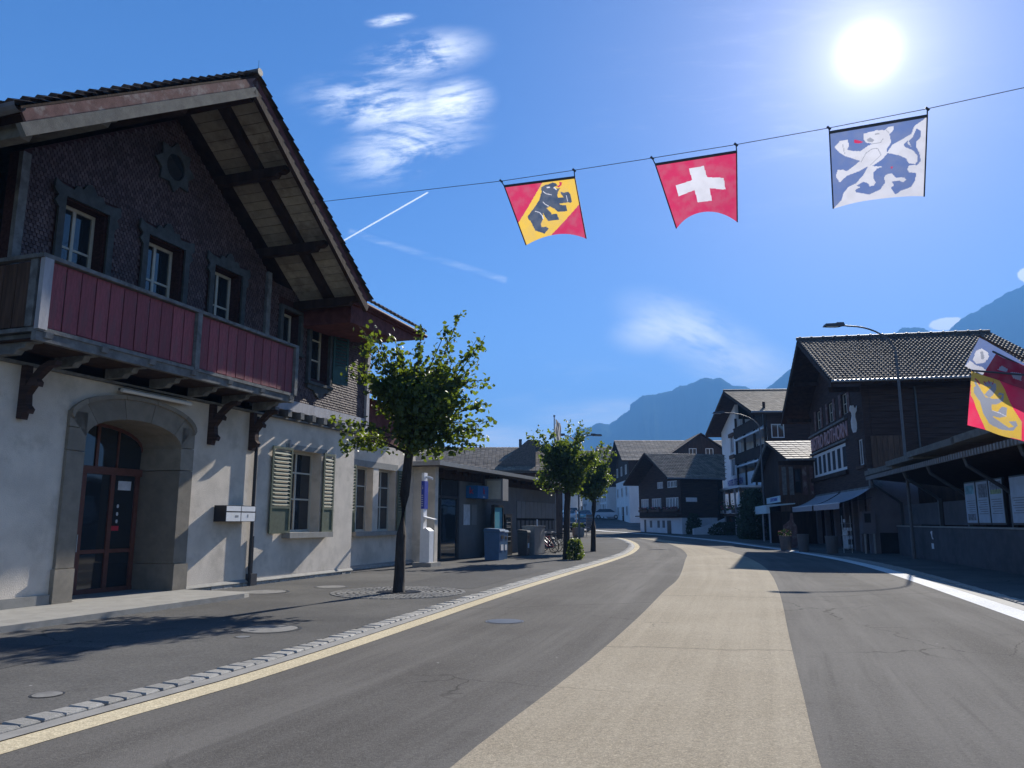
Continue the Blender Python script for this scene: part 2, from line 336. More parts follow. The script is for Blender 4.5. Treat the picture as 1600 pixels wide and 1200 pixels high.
def put(name, me, parent=None, loc=(0, 0, 0), rz=0, label=None, cat=None, group=None, kind=None, rot=None):
    o = bpy.data.objects.new(name, me); COL.objects.link(o); o.parent = parent; o.location = loc
    o.rotation_euler = rot if rot else (0, 0, rz)
    tag(o, label, cat, group, kind); return o
def tag(o, label=None, cat=None, group=None, kind=None):
    if label: o['label'] = label
    if cat: o['category'] = cat
    if group: o['group'] = group
    if kind: o['kind'] = kind
def thing(name, label, cat, loc=(0, 0, 0), rz=0, group=None): return put(name, None, None, loc, rz, label, cat, group)
def copy_tree(o, loc=None, rz=None, parent=None, label=None):
    c = o.copy(); COL.objects.link(c); c.parent = parent
    if loc is not None: c.location = loc
    if rz is not None: c.rotation_euler = (0, 0, rz)
    if label: c['label'] = label
    for ch in [x for x in bpy.data.objects if x.parent == o]: copy_tree(ch, parent=c)
    return c
def text(body, size, m, parent, loc, rz, name='lettering', ext=.01, sx=1., rx=pi / 2):
    cu = bpy.data.curves.new('t', 'FONT'); cu.body = body; cu.size = size; cu.extrude = ext; cu.align_x = 'CENTER'; cu.align_y = 'CENTER'; cu.resolution_u = 2
    to = bpy.data.objects.new('t', cu); COL.objects.link(to)
    bpy.context.view_layer.update()
    me = bpy.data.meshes.new_from_object(to.evaluated_get(bpy.context.evaluated_depsgraph_get()))
    bpy.data.objects.remove(to); me.materials.clear(); me.materials.append(M[m]); me.name = name
    o = put(name, me, parent, loc, rot=(rx, 0, rz)); o.scale = (sx, 1, 1); o['kind'] = 'stuff'; return o
FACE = {'+t': pi / 2, '-t': -pi / 2, '-s': 0., '+s': pi}

def gz(y):
    if y <= 40: return 0.
    if y <= 50: return .007 * (y - 40)
    if y <= 85: return .07 + .014 * (y - 50)
    if y <= 120: return .56 + .044 * (y - 85)
    return 2.1 + .0175 * (min(y, 200) - 120)
def frame(o, bear):
    b = R(bear); u = Vector((sin(b), cos(b), 0)); n = Vector((cos(b), -sin(b), 0)); o = Vector((o[0], o[1], 0))
    return lambda t, s, z=0: o + u * s + n * t + Vector((0, 0, z))

# wall plate in the (s, z) plane with rectangular holes, thickness t0..t1
def wall(s0, s1, z0, z1, holes, t0, t1, ax='x', mb=None):
    mb = mb or MB()
    ss = sorted({s0, s1, *[h[0] for h in holes], *[h[1] for h in holes]}); ss = [v for v in ss if s0 <= v <= s1]
    zs = sorted({z0, z1, *[h[2] for h in holes], *[h[3] for h in holes]}); zs = [v for v in zs if z0 <= v <= z1]
    nS, nZ = len(ss) - 1, len(zs) - 1
    def solid(i, j):
        if i < 0 or j < 0 or i >= nS or j >= nZ: return False
        cs, cz = (ss[i] + ss[i + 1]) / 2, (zs[j] + zs[j + 1]) / 2
        return not any(h[0] < cs < h[1] and h[2] < cz < h[3] for h in holes)
    def P(t, s, z): return (t, s, z) if ax == 'x' else (s, t, z)
    for i in range(nS):
        for j in range(nZ):
            if not solid(i, j): continue
            a, b, c, d = ss[i], ss[i + 1], zs[j], zs[j + 1]
            for t in (t0, t1): mb.add([P(t, a, c), P(t, b, c), P(t, b, d), P(t, a, d)], [(0, 1, 2, 3)])
            if not solid(i - 1, j): mb.add([P(t0, a, c), P(t1, a, c), P(t1, a, d), P(t0, a, d)], [(0, 1, 2, 3)])
            if not solid(i + 1, j): mb.add([P(t0, b, c), P(t1, b, c), P(t1, b, d), P(t0, b, d)], [(0, 1, 2, 3)])
            if not solid(i, j - 1): mb.add([P(t0, a, c), P(t1, a, c), P(t1, b, c), P(t0, b, c)], [(0, 1, 2, 3)])
            if not solid(i, j + 1): mb.add([P(t0, a, d), P(t1, a, d), P(t1, b, d), P(t0, b, d)], [(0, 1, 2, 3)])
    return mb

# a window: frame mesh as the part, each pane a sub-part. Local: x width, z up, outside is -y
def window(parent, pos, face, w, h, cols=2, rows=2, fm='cream_frame', gm='glass', bw=.07, name='window', sill=None, top=None):
    mb = MB(); b = bw
    mb.box((-w / 2, -.03, 0), (-w / 2 + b, .05, h)); mb.box((w / 2 - b, -.03, 0), (w / 2, .05, h))
    mb.box((-w / 2 + b, -.03, 0), (w / 2 - b, .05, b)); mb.box((-w / 2 + b, -.03, h - b), (w / 2 - b, .05, h))
    iw, ih = w - 2 * b, h - 2 * b; tb = .045 if w > .6 else .03
    heights = rows if isinstance(rows, (list, tuple)) else [1 / rows] * rows
    cx = [-w / 2 + b + iw * k / cols for k in range(cols + 1)]; zz = [b]
    for r in heights: zz.append(zz[-1] + ih * r)
    for x in cx[1:-1]: mb.box((x - tb / 2 - .012, -.024, b), (x + tb / 2 + .012, .04, h - b))
    for z in zz[1:-1]:
        for k in range(cols): mb.box((cx[k] + (tb / 2 + .012 if k else 0), -.016, z - tb / 2), (cx[k + 1] - (tb / 2 + .012 if k < cols - 1 else 0), .036, z + tb / 2))
    if sill: mb.box((-w / 2 - .08, -sill, -.09), (w / 2 + .08, -.032, -.003))
    o = mb.obj(name, fm, parent, pos, FACE[face] if isinstance(face, str) else face)
    for k in range(cols):
        for j in range(len(zz) - 1):
            e = tb / 2 - .005
            x0, x1 = cx[k] + (e if k else -.005), cx[k + 1] - (e if k < cols - 1 else -.005)
            z0, z1 = zz[j] + (e if j else -.005), zz[j + 1] - (e if j < len(zz) - 2 else -.005)
            MB().box((x0, .004, z0), (x1, .016, z1)).obj('pane', gm, o)
    return o

def shutter(parent, pos, face, w, h, m='shutter', ang=0., low=.3):
    mb = MB(); b = .07
    for a, c in (((0, 0), (b, h)), ((w - b, 0), (w, h)), ((b, 0), (w - b, b)), ((b, h - b), (w - b, h)), ((b, h * low - b / 2), (w - b, h * low + b / 2))):
        mb.box((a[0], -.035, a[1]), (c[0], 0, c[1]))
    mb.box((b, -.02, b), (w - b, -.008, h * low - b / 2))
    rz = (FACE[face] if isinstance(face, str) else face) + ang
    o = mb.obj('shutter', m, parent, pos, rz)
    sl = MB(); z = h * low + b / 2 + .02
    while z < h - b - .03:
        sl.slab([(b, -.04, z), (w - b, -.04, z), (w - b, -.004, z + .075), (b, -.004, z + .075)], .012); z += .105
    sl.obj('slat_rows', m, o, kind='stuff')
    return o

# field of overlapping roof tiles: grid on a quad, origin o, along a (ridge direction), down b
def tiles(o, a, b, na, nb, m, parent, name='tile_rows', th=.035, lift=.03, gap=.06, wave=True, skip=None):
    o, a, b = Vector(o), Vector(a), Vector(b)
    n = a.cross(b).normalized()
    if n.z < 0: n = -n
    mb = MB(); ea, eb = a / na, b / nb
    for j in range(nb):
        for i in range(na):
            if skip and skip((i + .5) / na, (j + .5) / nb): continue
            jt = random.uniform(-.006, .006)
            p0 = o + ea * (i + gap / 2) + eb * j; p1 = p0 + ea * (1 - gap); q1 = p1 + eb * 1.12; q0 = p0 + eb * 1.12
            h0, h1 = n * (.004 + jt * .3), n * (th + lift + jt)
            if wave:
                mid = ea * (1 - gap) * .5; k = n * .045
                vs = [p0 + h0, p0 + mid + h0 + k, p1 + h0, q1 + h1, q1 - mid + h1 + k, q0 + h1, q1 + h1 - n * th, q0 + h1 - n * th]
                mb.add(vs, [(0, 1, 4, 5), (1, 2, 3, 4), (5, 4, 3, 6, 7)])
            else:
                vs = [p0 + h0, p1 + h0, q1 + h1, q0 + h1, q1 + h1 - n * th, q0 + h1 - n * th]
                mb.add(vs, [(0, 1, 2, 3), (3, 2, 4, 5)])
    return mb.obj(name, m, parent, kind='stuff')

# ================================================================== THE SETTING
def resample(pts, step=.7):
    P = [Vector((p[0], p[1])) for p in pts]; out = []
    for i in range(len(P) - 1):
        p0, p1, p2, p3 = P[max(i - 1, 0)], P[i], P[i + 1], P[min(i + 2, len(P) - 1)]
        n = max(1, int((p2 - p1).length / step))
        for k in range(n):
            t = k / n
            out.append(.5 * ((2 * p1) + (p2 - p0) * t + (2 * p0 - 5 * p1 + 4 * p2 - p3) * t * t + (3 * p1 - p0 - 3 * p2 + p3) * t ** 3))
    out.append(P[-1]); return out
def offset(line, d):
    o = []
    for i, p in enumerate(line):
        a, b = line[max(i - 1, 0)], line[min(i + 1, len(line) - 1)]; t = (b - a).normalized(); o.append(p + Vector((t.y, -t.x)) * d)
    return o
def even(line, n):
    L = [0]
    for i in range(1, len(line)): L.append(L[-1] + (line[i] - line[i - 1]).length)
    out = []; j = 0
    for k in range(n):
        d = L[-1] * k / (n - 1)
        while j < len(L) - 2 and L[j + 1] < d: j += 1
        f = (d - L[j]) / max(1e-6, L[j + 1] - L[j]); out.append(line[j].lerp(line[j + 1], min(1, max(0, f))))
    return out, L[-1]
def loft(name, a, b, m, dz, cols=1, parent=None, **kw):
    n = max(len(a), len(b)); A, La = even(a, n); B, _ = even(b, n)
    v, f, uvs = [], [], []
    for i in range(n):
        for c in range(cols + 1):
            p = A[i].lerp(B[i], c / cols); v.append((p.x, p.y, gz(p.y) + dz)); uvs.append((c / cols, A[i].y if False else La * i / (n - 1)))
    for i in range(n - 1):
        for c in range(cols):
            k = i * (cols + 1) + c; f.append((k, k + 1, k + cols + 2, k + cols + 1))
    me = bpy.data.meshes.new(name); me.from_pydata(v, [], f); me.materials.append(M[m])
    uv = me.uv_layers.new(name='UVMap')
    for l in me.loops: uv.data[l.index].uv = uvs[l.vertex_index]
    me.update(); return put(name, me, parent, **kw)

# ground: one sheet to the horizon, rows at the knots of gz
rows = [-9000, -400, -60, 0, 40, 50, 85, 120, 200, 420, 1500, 9000]
v = []; f = []; xs = [-9000, -900, -160, -60, -20, 0, 20, 60, 160, 900, 9000]
for y in rows:
    for x in xs: v.append((x, y, gz(y) - .012 if abs(x) < 161 and y < 430 else gz(y) - .5))
for i in range(len(rows) - 1):
    for j in range(len(xs) - 1):
        k = i * len(xs) + j; f.append((k, k + 1, k + len(xs) + 1, k + len(xs)))
me = bpy.data.meshes.new('ground'); me.from_pydata(v, [], f); me.materials.append(M['ground']); me.materials.append(M['field'])
for p in me.polygons:
    c = p.center; p.material_index = 0 if abs(c.x) < 150 and -100 < c.y < 430 else 1
put('ground', me, kind='structure')

K = resample([(-9.5, -8), (-6.3, 0), (-4.04, 6.49), (-3.0, 9.49), (-.85, 17.6), (.97, 24.06), (3.41, 32.5), (5.6, 41.0), (7.35, 50.0), (8.15, 58.5), (8.05, 65.5), (6.6, 72.5), (3.2, 79), (-2, 85), (-14, 94), (-30, 100)])
WL = resample([(3.6, -8), (5.3, 3.4), (8.33, 13.09), (12.71, 28.61), (14.75, 41.0), (15.2, 52), (14.9, 60), (13.9, 68), (12.5, 76), (9.5, 86), (2, 98), (-14, 108), (-30, 112)])
loft('road', offset(K, .70), WL, 'asphalt', .004, 6, kind='structure')
mL = resample([(-2.0, -2), (-1.35, 2), (-.4, 5.47), (.3, 7.6), (1.17, 10.32), (2.33, 14.25), (3.5, 18.44), (4.88, 23.24), (7.2, 33.0), (8.6, 39), (9.9, 46.6), (10.6, 53.9), (10.6, 59.4), (10.0, 66), (8.6, 72)])
mR = resample([(.05, -2), (1.02, 2), (2.04, 5.48), (2.68, 7.5), (3.47, 10), (4.27, 12.5), (5.08, 15.0), (6.40, 19.2), (8.0, 24.6), (9.4, 30.0), (11.05, 38.0), (11.9, 44.9), (12.1, 51), (11.9, 57), (11.0, 63), (9.2, 70)])
loft('median_strip', mL, mR, 'median', .010, 6, kind='structure')
loft('road_edge_line', offset(K, .41), offset(K, .70), 'beige_line', .008, kind='structure')
loft('road_edge_line', WL, offset(WL, .48), 'white_line', .008, kind='structure')
loft('road_shoulder', offset(WL, .48), offset(WL, .80), 'gutter_strip', .006, kind='structure')
pav_l = [Vector((min(p.x, 8.5) - (70 if p.y > 5 else 70), p.y)) for p in K]
pl = loft('pavement', pav_l, K, 'pavement', .030, 10, kind='structure')
loft('pavement', offset(WL, 1.04), [p + Vector((60, 0)) for p in WL], 'pavement', .030, 8, kind='structure')

# rows of granite setts along both kerbs; the near ones one by one
def sett_meshes():
    out = []
    for k in range(6):
        r = random.Random(k); mb = MB(); w, l, h = .115, .092, .05; q = [r.uniform(-.010, .010) for _ in range(8)]
        lo = [(-w + q[0], -l + q[1], 0), (w + q[2], -l + q[3], 0), (w + q[4], l + q[5], 0), (-w + q[6], l + q[7], 0)]
        hi = [(x * .86, y * .84, h + r.uniform(-.004, .004)) for x, y, z in lo]; mid = [(x, y, h * .7) for x, y, z in lo]
        mb.add(lo + mid + hi, [(0, 1, 5, 4), (1, 2, 6, 5), (2, 3, 7, 6), (3, 0, 4, 7), (4, 5, 9, 8), (5, 6, 10, 9), (6, 7, 11, 10), (7, 4, 8, 11), (8, 9, 10, 11)])
        out.append(mb.mesh('sett', 'granite'))
    return out
SETT = sett_meshes()
def sett_row(line, off, y0, y1, parent, step=.205, dz=-.012, singles=300, far=40):
    ln = offset(line, off); L = 0; i = 0; nxt = 0; cnt = 0; mb = MB()
    for i in range(len(ln) - 1):
        a, b = ln[i], ln[i + 1]; seg = (b - a).length
        while nxt <= L + seg:
            p = a.lerp(b, (nxt - L) / seg); ang = atan2(b.y - a.y, b.x - a.x) - pi / 2; nxt += step
            if p.y < y0 or p.y > far: continue
            me = random.choice(SETT); j = random.uniform(-.006, .006)
            if p.y < y1 and cnt < singles:
                put('sett', me, parent, (p.x, p.y, gz(p.y) + dz + j), ang + random.uniform(-.05, .05) + random.choice((0, pi))); cnt += 1
            else:
                mt = Matrix.Translation((p.x, p.y, gz(p.y) + dz + j)) @ Matrix.Rotation(ang, 4, 'Z')
                mb.add([mt @ vv.co for vv in me.vertices], [tuple(q.vertices) for q in me.polygons])
        L += seg
    mb.obj('far_setts', 'granite', parent, kind='stuff')
kl = loft('kerb', offset(K, .235), offset(K, .41), 'gutter_strip', .016, kind='structure')
loft('mortar_bed', K, offset(K, .235), 'gutter_strip', .006, parent=kl)
sett_row(K, .118, 3.5, 21, kl, far=62)
kr = loft('kerb', offset(WL, .80), offset(WL, 1.04), 'gutter_strip', .006, kind='structure')
sett_row(WL, .92, 9, 22, kr, far=36)

# paved ring round the first tree, manhole covers, patches
T1 = (-2.55, 17.96)
ring = MB(); r = .56
while r < 1.5:
    n = int(2 * pi * r / .105)
    for k in range(n):
        a = 2 * pi * (k + random.uniform(-.12, .12)) / n; x, y = T1[0] + r * cos(a), T1[1] + r * sin(a)
        mt = Matrix.Translation((x, y, .018 + random.uniform(0, .006))) @ Matrix.Rotation(a, 4, 'Z')
        ring.box((-.043, -.043, 0), (.043, .043, .022), 0, mt)
    r += .112 if random.random() < .6 else .135
tr = thing('tree_surround', 'round sett paving laid in rings about the nearest lime tree', 'paving', (0, 0, 0))
M['granite_dk'] = mat('grey_granite_sett', (.17, .165, .155), .85, .25, 22, .8, 90)
ring.obj('setts', 'granite_dk', tr, kind='stuff')
MB().cyl((T1[0], T1[1], .002), .5, .036, 28).obj('tree_pit', 'soil', tr)
g = MB()
for k in range(30):
    a = 2 * pi * k / 30; g.box((.2, -.012, .038), (.5, .012, .05), 0, Matrix.Translation((T1[0], T1[1], 0)) @ Matrix.Rotation(a, 4, 'Z'))
g.obj('grate_bars', 'steel_dk', tr, kind='stuff')

M['cover'] = mat('worn_cover_concrete', (.17, .165, .155), .9, .2, 9, .5, 60)
def cover(name, x, y, r, m, label, z=.032, group=None, ry=None):
    mb = MB()
    n = 36
    for k in range(n):
        a0, a1 = 2 * pi * k / n, 2 * pi * (k + 1) / n
        mb.add([(x + r * cos(a0), y + r * sin(a0), z), (x + r * cos(a1), y + r * sin(a1), z), (x + r * 1.12 * cos(a1), y + r * 1.12 * sin(a1), z + .001), (x + r * 1.12 * cos(a0), y + r * 1.12 * sin(a0), z + .001)], [(0, 1, 2, 3)], 1)
    mb.add([(x + r * .97 * cos(2 * pi * k / n), y + r * .97 * sin(2 * pi * k / n), z + .003) for k in range(n)], [tuple(range(n))])
    mb.obj(name, [m, 'steel_dk'], label=label, cat='manhole cover', group=group)
cover('manhole_cover', -3.60, 11.95, .42, 'cover', 'large round manhole cover filled with concrete in the left pavement')
cover('manhole_cover', -3.72, 11.15, .10, 'steel', 'tiny round metal cap just before the large concrete manhole cover')
cover('manhole_cover', -4.28, 7.52, .13, 'cover', 'small pale round cover in the pavement nearest the camera on the left')
cover('manhole_cover', -.12, 13.05, .28, 'steel_dk', 'round iron cover set in the left lane of the road', .007)
cover('manhole_cover', -5.62, 18.1, .50, 'cover', 'pale round concrete cover against the station wall by the downpipe')
cover('manhole_cover', -4.42, 19.5, .36, 'cover', 'pale cover in the pavement between the shuttered window and the tree')
# darker reinstatement patches in the pavement
for pts in ([(-3.1, 19.2), (-.9, 18.9), (1.2, 26.5), (-1.2, 27.2)], [(-8.5, 8), (-5.8, 7.6), (-5.2, 10.2), (-7.8, 10.8)]):
    mb = MB(); mb.add([(x, y, .034) for x, y in pts], [(0, 1, 2, 3)]); mb.obj('pavement_patch', 'ground', kind='structure')

# mountains
def mountain(name, pts, dist, depth, seed, base=0.):
    # pts: crest in the photo, each at its own bearing; the crest stands at 'dist' metres
    P = []
    for i in range(len(pts) - 1):
        n = max(1, int(abs(pts[i + 1][0] - pts[i][0]) / 2.2))
        for k in range(n): P.append((pts[i][0] + (pts[i + 1][0] - pts[i][0]) * k / n, pts[i][1] + (pts[i + 1][1] - pts[i][1]) * k / n))
    P.append(pts[-1]); R_ = 22; v, f = [], []
    for px, py in P:
        d = ray(px, py); d = d / d.y; cr = d * dist; jag = (mnoise.noise(Vector((px * .09, seed, 0))) * .0020 + mnoise.noise(Vector((px * .31, seed, 5))) * .0012) * dist
        hx = Vector((d.x, 1)).normalized()
        for j in range(R_ + 5):
            if j <= R_:
                q = j / R_; rr = 1 - q; dd = -depth * rr; z = (cr.z + EYE + jag) * (q ** 1.15)
                w = mnoise.fractal(Vector((px * .03, q * 2.2, seed)), 1., 2., 5) * depth * .10 * sin(pi * min(1, q * 1.02)) ; z += w * .55
                z = min(z, (cr.z + EYE + jag) * (dist + dd) / dist * 1.0) if j < R_ else z
            else: dd = depth * .35 * (j - R_); z = (cr.z) * (1 - (j - R_) / 4.)
            v.append((cr.x + hx.x * dd, cr.y + hx.y * dd, max(base - 3, z)))
    n = R_ + 5
    for i in range(len(P) - 1):
        for j in range(n - 1): k = i * n + j; f.append((k, k + n, k + n + 1, k + 1))
    me = bpy.data.meshes.new(name); me.from_pydata(v, [], f); me.materials.append(M['rock']); me.polygons.foreach_set('use_smooth', [True] * len(f))
    put(name, me, kind='structure')
mountain('mountain', [(300, 790), (500, 770), (700, 740), (800, 708), (880, 690), (905, 671), (920, 668), (934, 661), (952, 663), (970, 650), (984, 641), (985, 632), (1004, 618), (1020, 617), (1045, 611), (1062, 604), (1085, 597), (1100, 590), (1114, 592), (1127, 590), (1146, 604), (1163, 603), (1176, 609), (1210, 620), (1300, 650), (1500, 700)], 3000, 1000, 3.1)
mountain('mountain', [(1120, 790), (1150, 700), (1185, 625), (1192, 612), (1235, 577), (1290, 560), (1340, 545), (1392, 523), (1410, 512), (1442, 512), (1452, 520), (1480, 519), (1500, 500), (1545, 474), (1600, 445), (1660, 425), (1760, 420), (1900, 440), (2200, 450), (2600, 520)], 2800, 1000, 8.4)

# ================================================================== STATION BUILDING (local x = towards the street, y = along it, z up)
A0 = (-5.014, 24.639); AB = 18.5
st = thing('station_building', 'tall chalet style station building with red balcony under the big gable on the left', 'building', (A0[0], A0[1], 0), -R(AB)); st.scale = (1, 1.015, .991)
DH = (-10.22, -7.50, .0, 3.78)
wall(-15.5, 0, 0, 4.42, [DH, (-3.45, -1.85, 1.32, 3.6)], -1.25, 0).obj('ground_floor_wall', 'plaster', st)
MB().box((-10, -.3, 0), (-1.252, 0, 4.42)).box((-10, -15.5, 0), (-1.252, -10.8, 4.4)).box((-10, -6.9, 0), (-1.252, -.302, 4.4)).obj('side_wall', 'plaster', st)
# arch above the door: infill of the wall is cut by the ring of stones
arch = MB(); n = 12; cs = -8.86; r0s, rz = 1.26, .42
def arcp(k, e=0.):
    a = pi * k / n; return (cs - (1.26 + e) * cos(a), 3.25 + (.46 + e) * sin(a))
wall_in = MB()
stones = []
def prism_t(pts, t0, t1): return MB().prism([(p[0], p[1]) for p in pts], 'x', t0, t1)
# door recess back wall fill above the door stays dark
pts_in = [(-10.12, 3.25)] + [arcp(k) for k in range(1, n)] + [(-7.60, 3.25)]
for ps in ((-10.52, -10.12), (-7.60, -7.20)):
    zz = [.02, .75, 2.95, 3.4, 3.72] if ps[0] < -9 else [.02, .7, 2.75, 3.25, 3.72]
    for a, b in zip(zz[:-1], zz[1:]):
        x0, x1 = (ps[0], ps[1]) ; o_ = .0 if a > .1 else .03
        MB().box((-1.2, x0 - (o_ if x0 < -9 else 0) + .004, a + .008), (.075 + o_, x1 + (o_ if x0 > -9 else 0) - .004, b - .008)).obj('stone', 'sandstone', st)
xs_ = [0, 2.4, 5, 7, 9.6, 12]
outer = lambda k: (cs - 1.66 * cos(pi * k / 12), 3.62 + .55 * sin(pi * k / 12))
inner = lambda k: (cs - 1.26 * cos(pi * k / 12), 3.24 + .47 * sin(pi * k / 12))
for a, b in zip(xs_[:-1], xs_[1:]):
    ks = [a + (b - a) * i / 4 for i in range(5)]; g_ = .02
    ks[0] += g_; ks[-1] -= g_
    po = [(outer(k)[0], outer(k)[1]) for k in ks]; pi_ = [(inner(k)[0], inner(k)[1]) for k in reversed(ks)]
    MB().prism(po + pi_, 'x', -1.2, .075).obj('stone', 'sandstone', st)
    po2 = [(outer(k)[0], outer(k)[1] + .035) for k in ks]; pm = [(outer(k)[0] * .97 + cs * .03, outer(k)[1] - .05) for k in reversed(ks)]
    MB().prism(po2 + pm, 'x', .077, .13).obj('moulding', 'sandstone', st)
# door and fanlight in the recess
TD = -1.02
dr = MB()
for s in (-10.11, -9.28, -9.16, -8.42, -7.74): dr.box((TD - .05, s, .12), (TD + .03, s + .11, 2.62))
dr.box((TD - .06, -10.12, 2.62), (TD + .06, -7.6, 2.78)); dr.box((TD - .05, -10.12, .12), (TD + .02, -7.6, .22)); dr.box((TD - .05, -9.16, .95), (TD + .02, -7.7, 1.03))
door = dr.obj('door', 'brown_frame', st)
for a, b in ((-10.0, -9.28), (-9.05, -8.42), (-8.31, -7.74)): MB().box((TD - .015, a, .22), (TD - .005, b, 2.62)).obj('pane', 'glass', door)
MB().box((TD + .005, -8.2, 2.3), (TD + .012, -7.85, 2.5)).obj('notice', 'paper', door)
MB().box((TD + .005, -8.32, 1.42), (TD + .014, -8.10, 1.52)).obj('notice', 'red_print', door)
for z in (1.62, 1.78, 1.95): MB().prism([(-8.16 + .03 * cos(k * pi / 3), z + .045 * sin(k * pi / 3)) for k in range(6)], 'x', TD + .004, TD + .01).obj('sticker', 'paper', door)
MB().tube([(TD + .09, -9.2, 1.0), (TD + .09, -9.2, 1.35)], .016).obj('handle', 'steel', door)
fl = MB()
for k in range(13):
    if k < 12: fl.prism([inner(k), inner(k + 1), (inner(k + 1)[0], inner(k + 1)[1] - .07), (inner(k)[0], inner(k)[1] - .07)], 'x', TD - .05, TD + .02)
fl.box((TD - .05, -8.86, 2.78), (TD + .02, -8.79, 3.66)); fl.box((TD - .05, -9.45, 2.78), (TD + .02, -9.40, 3.6)); fl.box((TD - .05, -8.3, 2.78), (TD + .02, -8.26, 3.6))
flo = fl.obj('fanlight', 'brown_frame', st)
MB().prism([(-10.1, 2.78), (-7.62, 2.78)] + [inner(k) for k in range(12, -1, -1)], 'x', TD - .02, TD - .01).obj('pane', 'glass', flo)
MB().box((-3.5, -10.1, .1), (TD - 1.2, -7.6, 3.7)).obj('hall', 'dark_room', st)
for (a, b, z0, z1, m_) in ((-10.0, -9.3, 1.1, 1.9, 'bin_blue'), (-10.1, -8.7, .35, .75, 'paper'), (-9.0, -8.55, 1.0, 1.8, 'bin_blue')):
    MB().box((TD - .3, a, z0), (TD - .28, b, z1)).obj('poster', m_, st)
# doorstep slab
pf = MB().prism([(0, -15.5), (2.0, -15.5), (2.0, -7.75), (1.93, -7.5), (1.7, -7.38), (0.02, -7.35), (0.02, -7.6), (-1.0, -7.6), (-1.0, -10.12), (0.02, -10.12)], 'z', .0, .125)
put('doorstep', pf.mesh('doorstep', 'concrete'), None, (A0[0], A0[1], 0), -R(AB), 'long low concrete doorstep slab in front of the arched station door', 'step')
# plinth of rough stones
pm = MB(); s = -7.1
for seg in ((-7.18, -.0, 0.),):
    s = seg[0]
    while s < seg[1] - .05:
        w = random.uniform(.16, .42); e = min(s + w, seg[1])
        pm.box((.0, s + .01, 0), (.045 + random.uniform(0, .03), e - .01, .105 + random.uniform(-.02, .01))); s = e
pm.obj('plinth_stones', 'plinth', st, kind='stuff')
MB().prism([(0, .112), (.085, .112), (.085, .125), (0.01, .19)], 'y', -7.18, 0.02).obj('plinth_cap', 'concrete', st)
MB().box((0.002, -15.5, 0), (.06, -10.56, .30)).obj('plinth_cap', 'concrete', st)

# upper floor, shingled, with the gable
UF = .12
wn = [(-11.16, -10.22), (-9.12, -8.1), (-7.06, -6.1)]
holes = [(a, b, 5.0, 7.72) for a, b in wn] + [(-4.30, -3.5, 6.4, 7.4), (-2.92, -1.95, 5.72, 7.55)]
wall(-12.05, .32, 4.92, 7.9, holes, UF - .35, UF).obj('upper_wall', 'shingle', st)
MB().prism([(-12.05, 7.9), (-12.05, 8.28), (-8.55, 10.75), (-5.05, 8.28), (-4.4, 7.9)], 'x', UF - .35, UF).obj('gable_wall', 'shingle', st)
MB().box((-10, -15.5, 4.42), (-.4, -12.052, 7.9)).box((-10, -12.0, 4.43), (-9.7, .32, 7.9)).box((-9.7, .1, 4.43), (UF - .352, .32, 8.1)).obj('side_wall', 'shingle', st)
sg = MB(); ex = .075; zrow = 4.95
def insh(s, z):
    for h in holes:
        if h[0] - .22 < s < h[1] + .22 and h[2] - .3 < z < h[3] + .3: return False
    top = 8.0 if s > -5.05 or s < -12.0 else 8.2 + (3.5 - abs(s + 8.55)) * .70
    return z < top
row = 0
while zrow < 10.6:
    s = -12.0 + (row % 2) * .045
    while s < .28:
        if insh(s, zrow) and (s > -5.0 or zrow > 6.0):
            e = s + .070; d = .020 + random.uniform(0, .008); z0 = zrow - random.uniform(0, .008)
            sg.add([(UF + .004, s, zrow + .09), (UF + .004, e, zrow + .09), (UF + d, e, z0), (UF + d, s, z0), (UF + .003, e, z0), (UF + .003, s, z0)], [(0, 3, 2, 1), (3, 5, 4, 2)])
        s += .09
    zrow += ex; row += 1
sg.obj('wall_shingles', 'shingles', st, kind='stuff')
MB().box((UF - .33, -5.0, 4.62), (UF + .06, .34, 4.918)).obj('fascia_board', 'post_white', st)
for s0, s1 in ((-12.14, -11.98), (-5.08, -4.92), (.28, .46)):
    z1 = 8.2 if s0 < -4.5 else 7.6
    MB().box((UF - .36 if s0 > 0 else UF + .001, s0, 4.35 if s0 > 0 else 4.93), (UF + .10, s1, z1)).obj('corner_post', 'grey_wood' if s0 < 0 else 'post_white', st)
# joist ends under the jetty
for k in range(9):
    s = -4.6 + k * .58; MB().box((-.02, s, 4.43), (.30, s + .17, 4.615)).obj('joist_end', 'post_white' if k > 5 else 'grey_wood', st)  # blocks near the corner paler, sunlight painted into their colour
MB().box((.0, -15.4, 4.38), (.14, -.02, 4.425)).obj('ledger', 'grey_wood', st)

# windows of the upper floor with carved surrounds
def surround(a, b, z0, z1, topper=True, mm='carved'):
    p = [(a - .20, z0), (a - .03, z0), (a - .03, z1 + .02), (b + .03, z1 + .02), (b + .03, z0), (b + .20, z0)]
    m_ = (z0 + z1) / 2
    right = [(b + .17, m_ - .5), (b + .26, m_ - .42), (b + .28, m_ - .25), (b + .17, m_ - .15), (b + .17, z1 - .25), (b + .27, z1 - .15), (b + .20, z1 - .02), (b + .30, z1 + .08), (b + .28, z1 + .28)]
    top = [(b + .14, z1 + .22), ((a + b) / 2 + .36, z1 + .20), ((a + b) / 2 + .30, z1 + .31), ((a + b) / 2 + .16, z1 + .29), ((a + b) / 2 + .08, z1 + .42), ((a + b) / 2, z1 + .46)]
    mir = lambda q: [(a + b - x, z) for x, z in reversed(q)]
    R2 = right + top; pts = p + R2 + mir(R2)
    # split in three so each polygon is simple
    return MB().prism(pts, 'x', UF + .05, UF + .10)
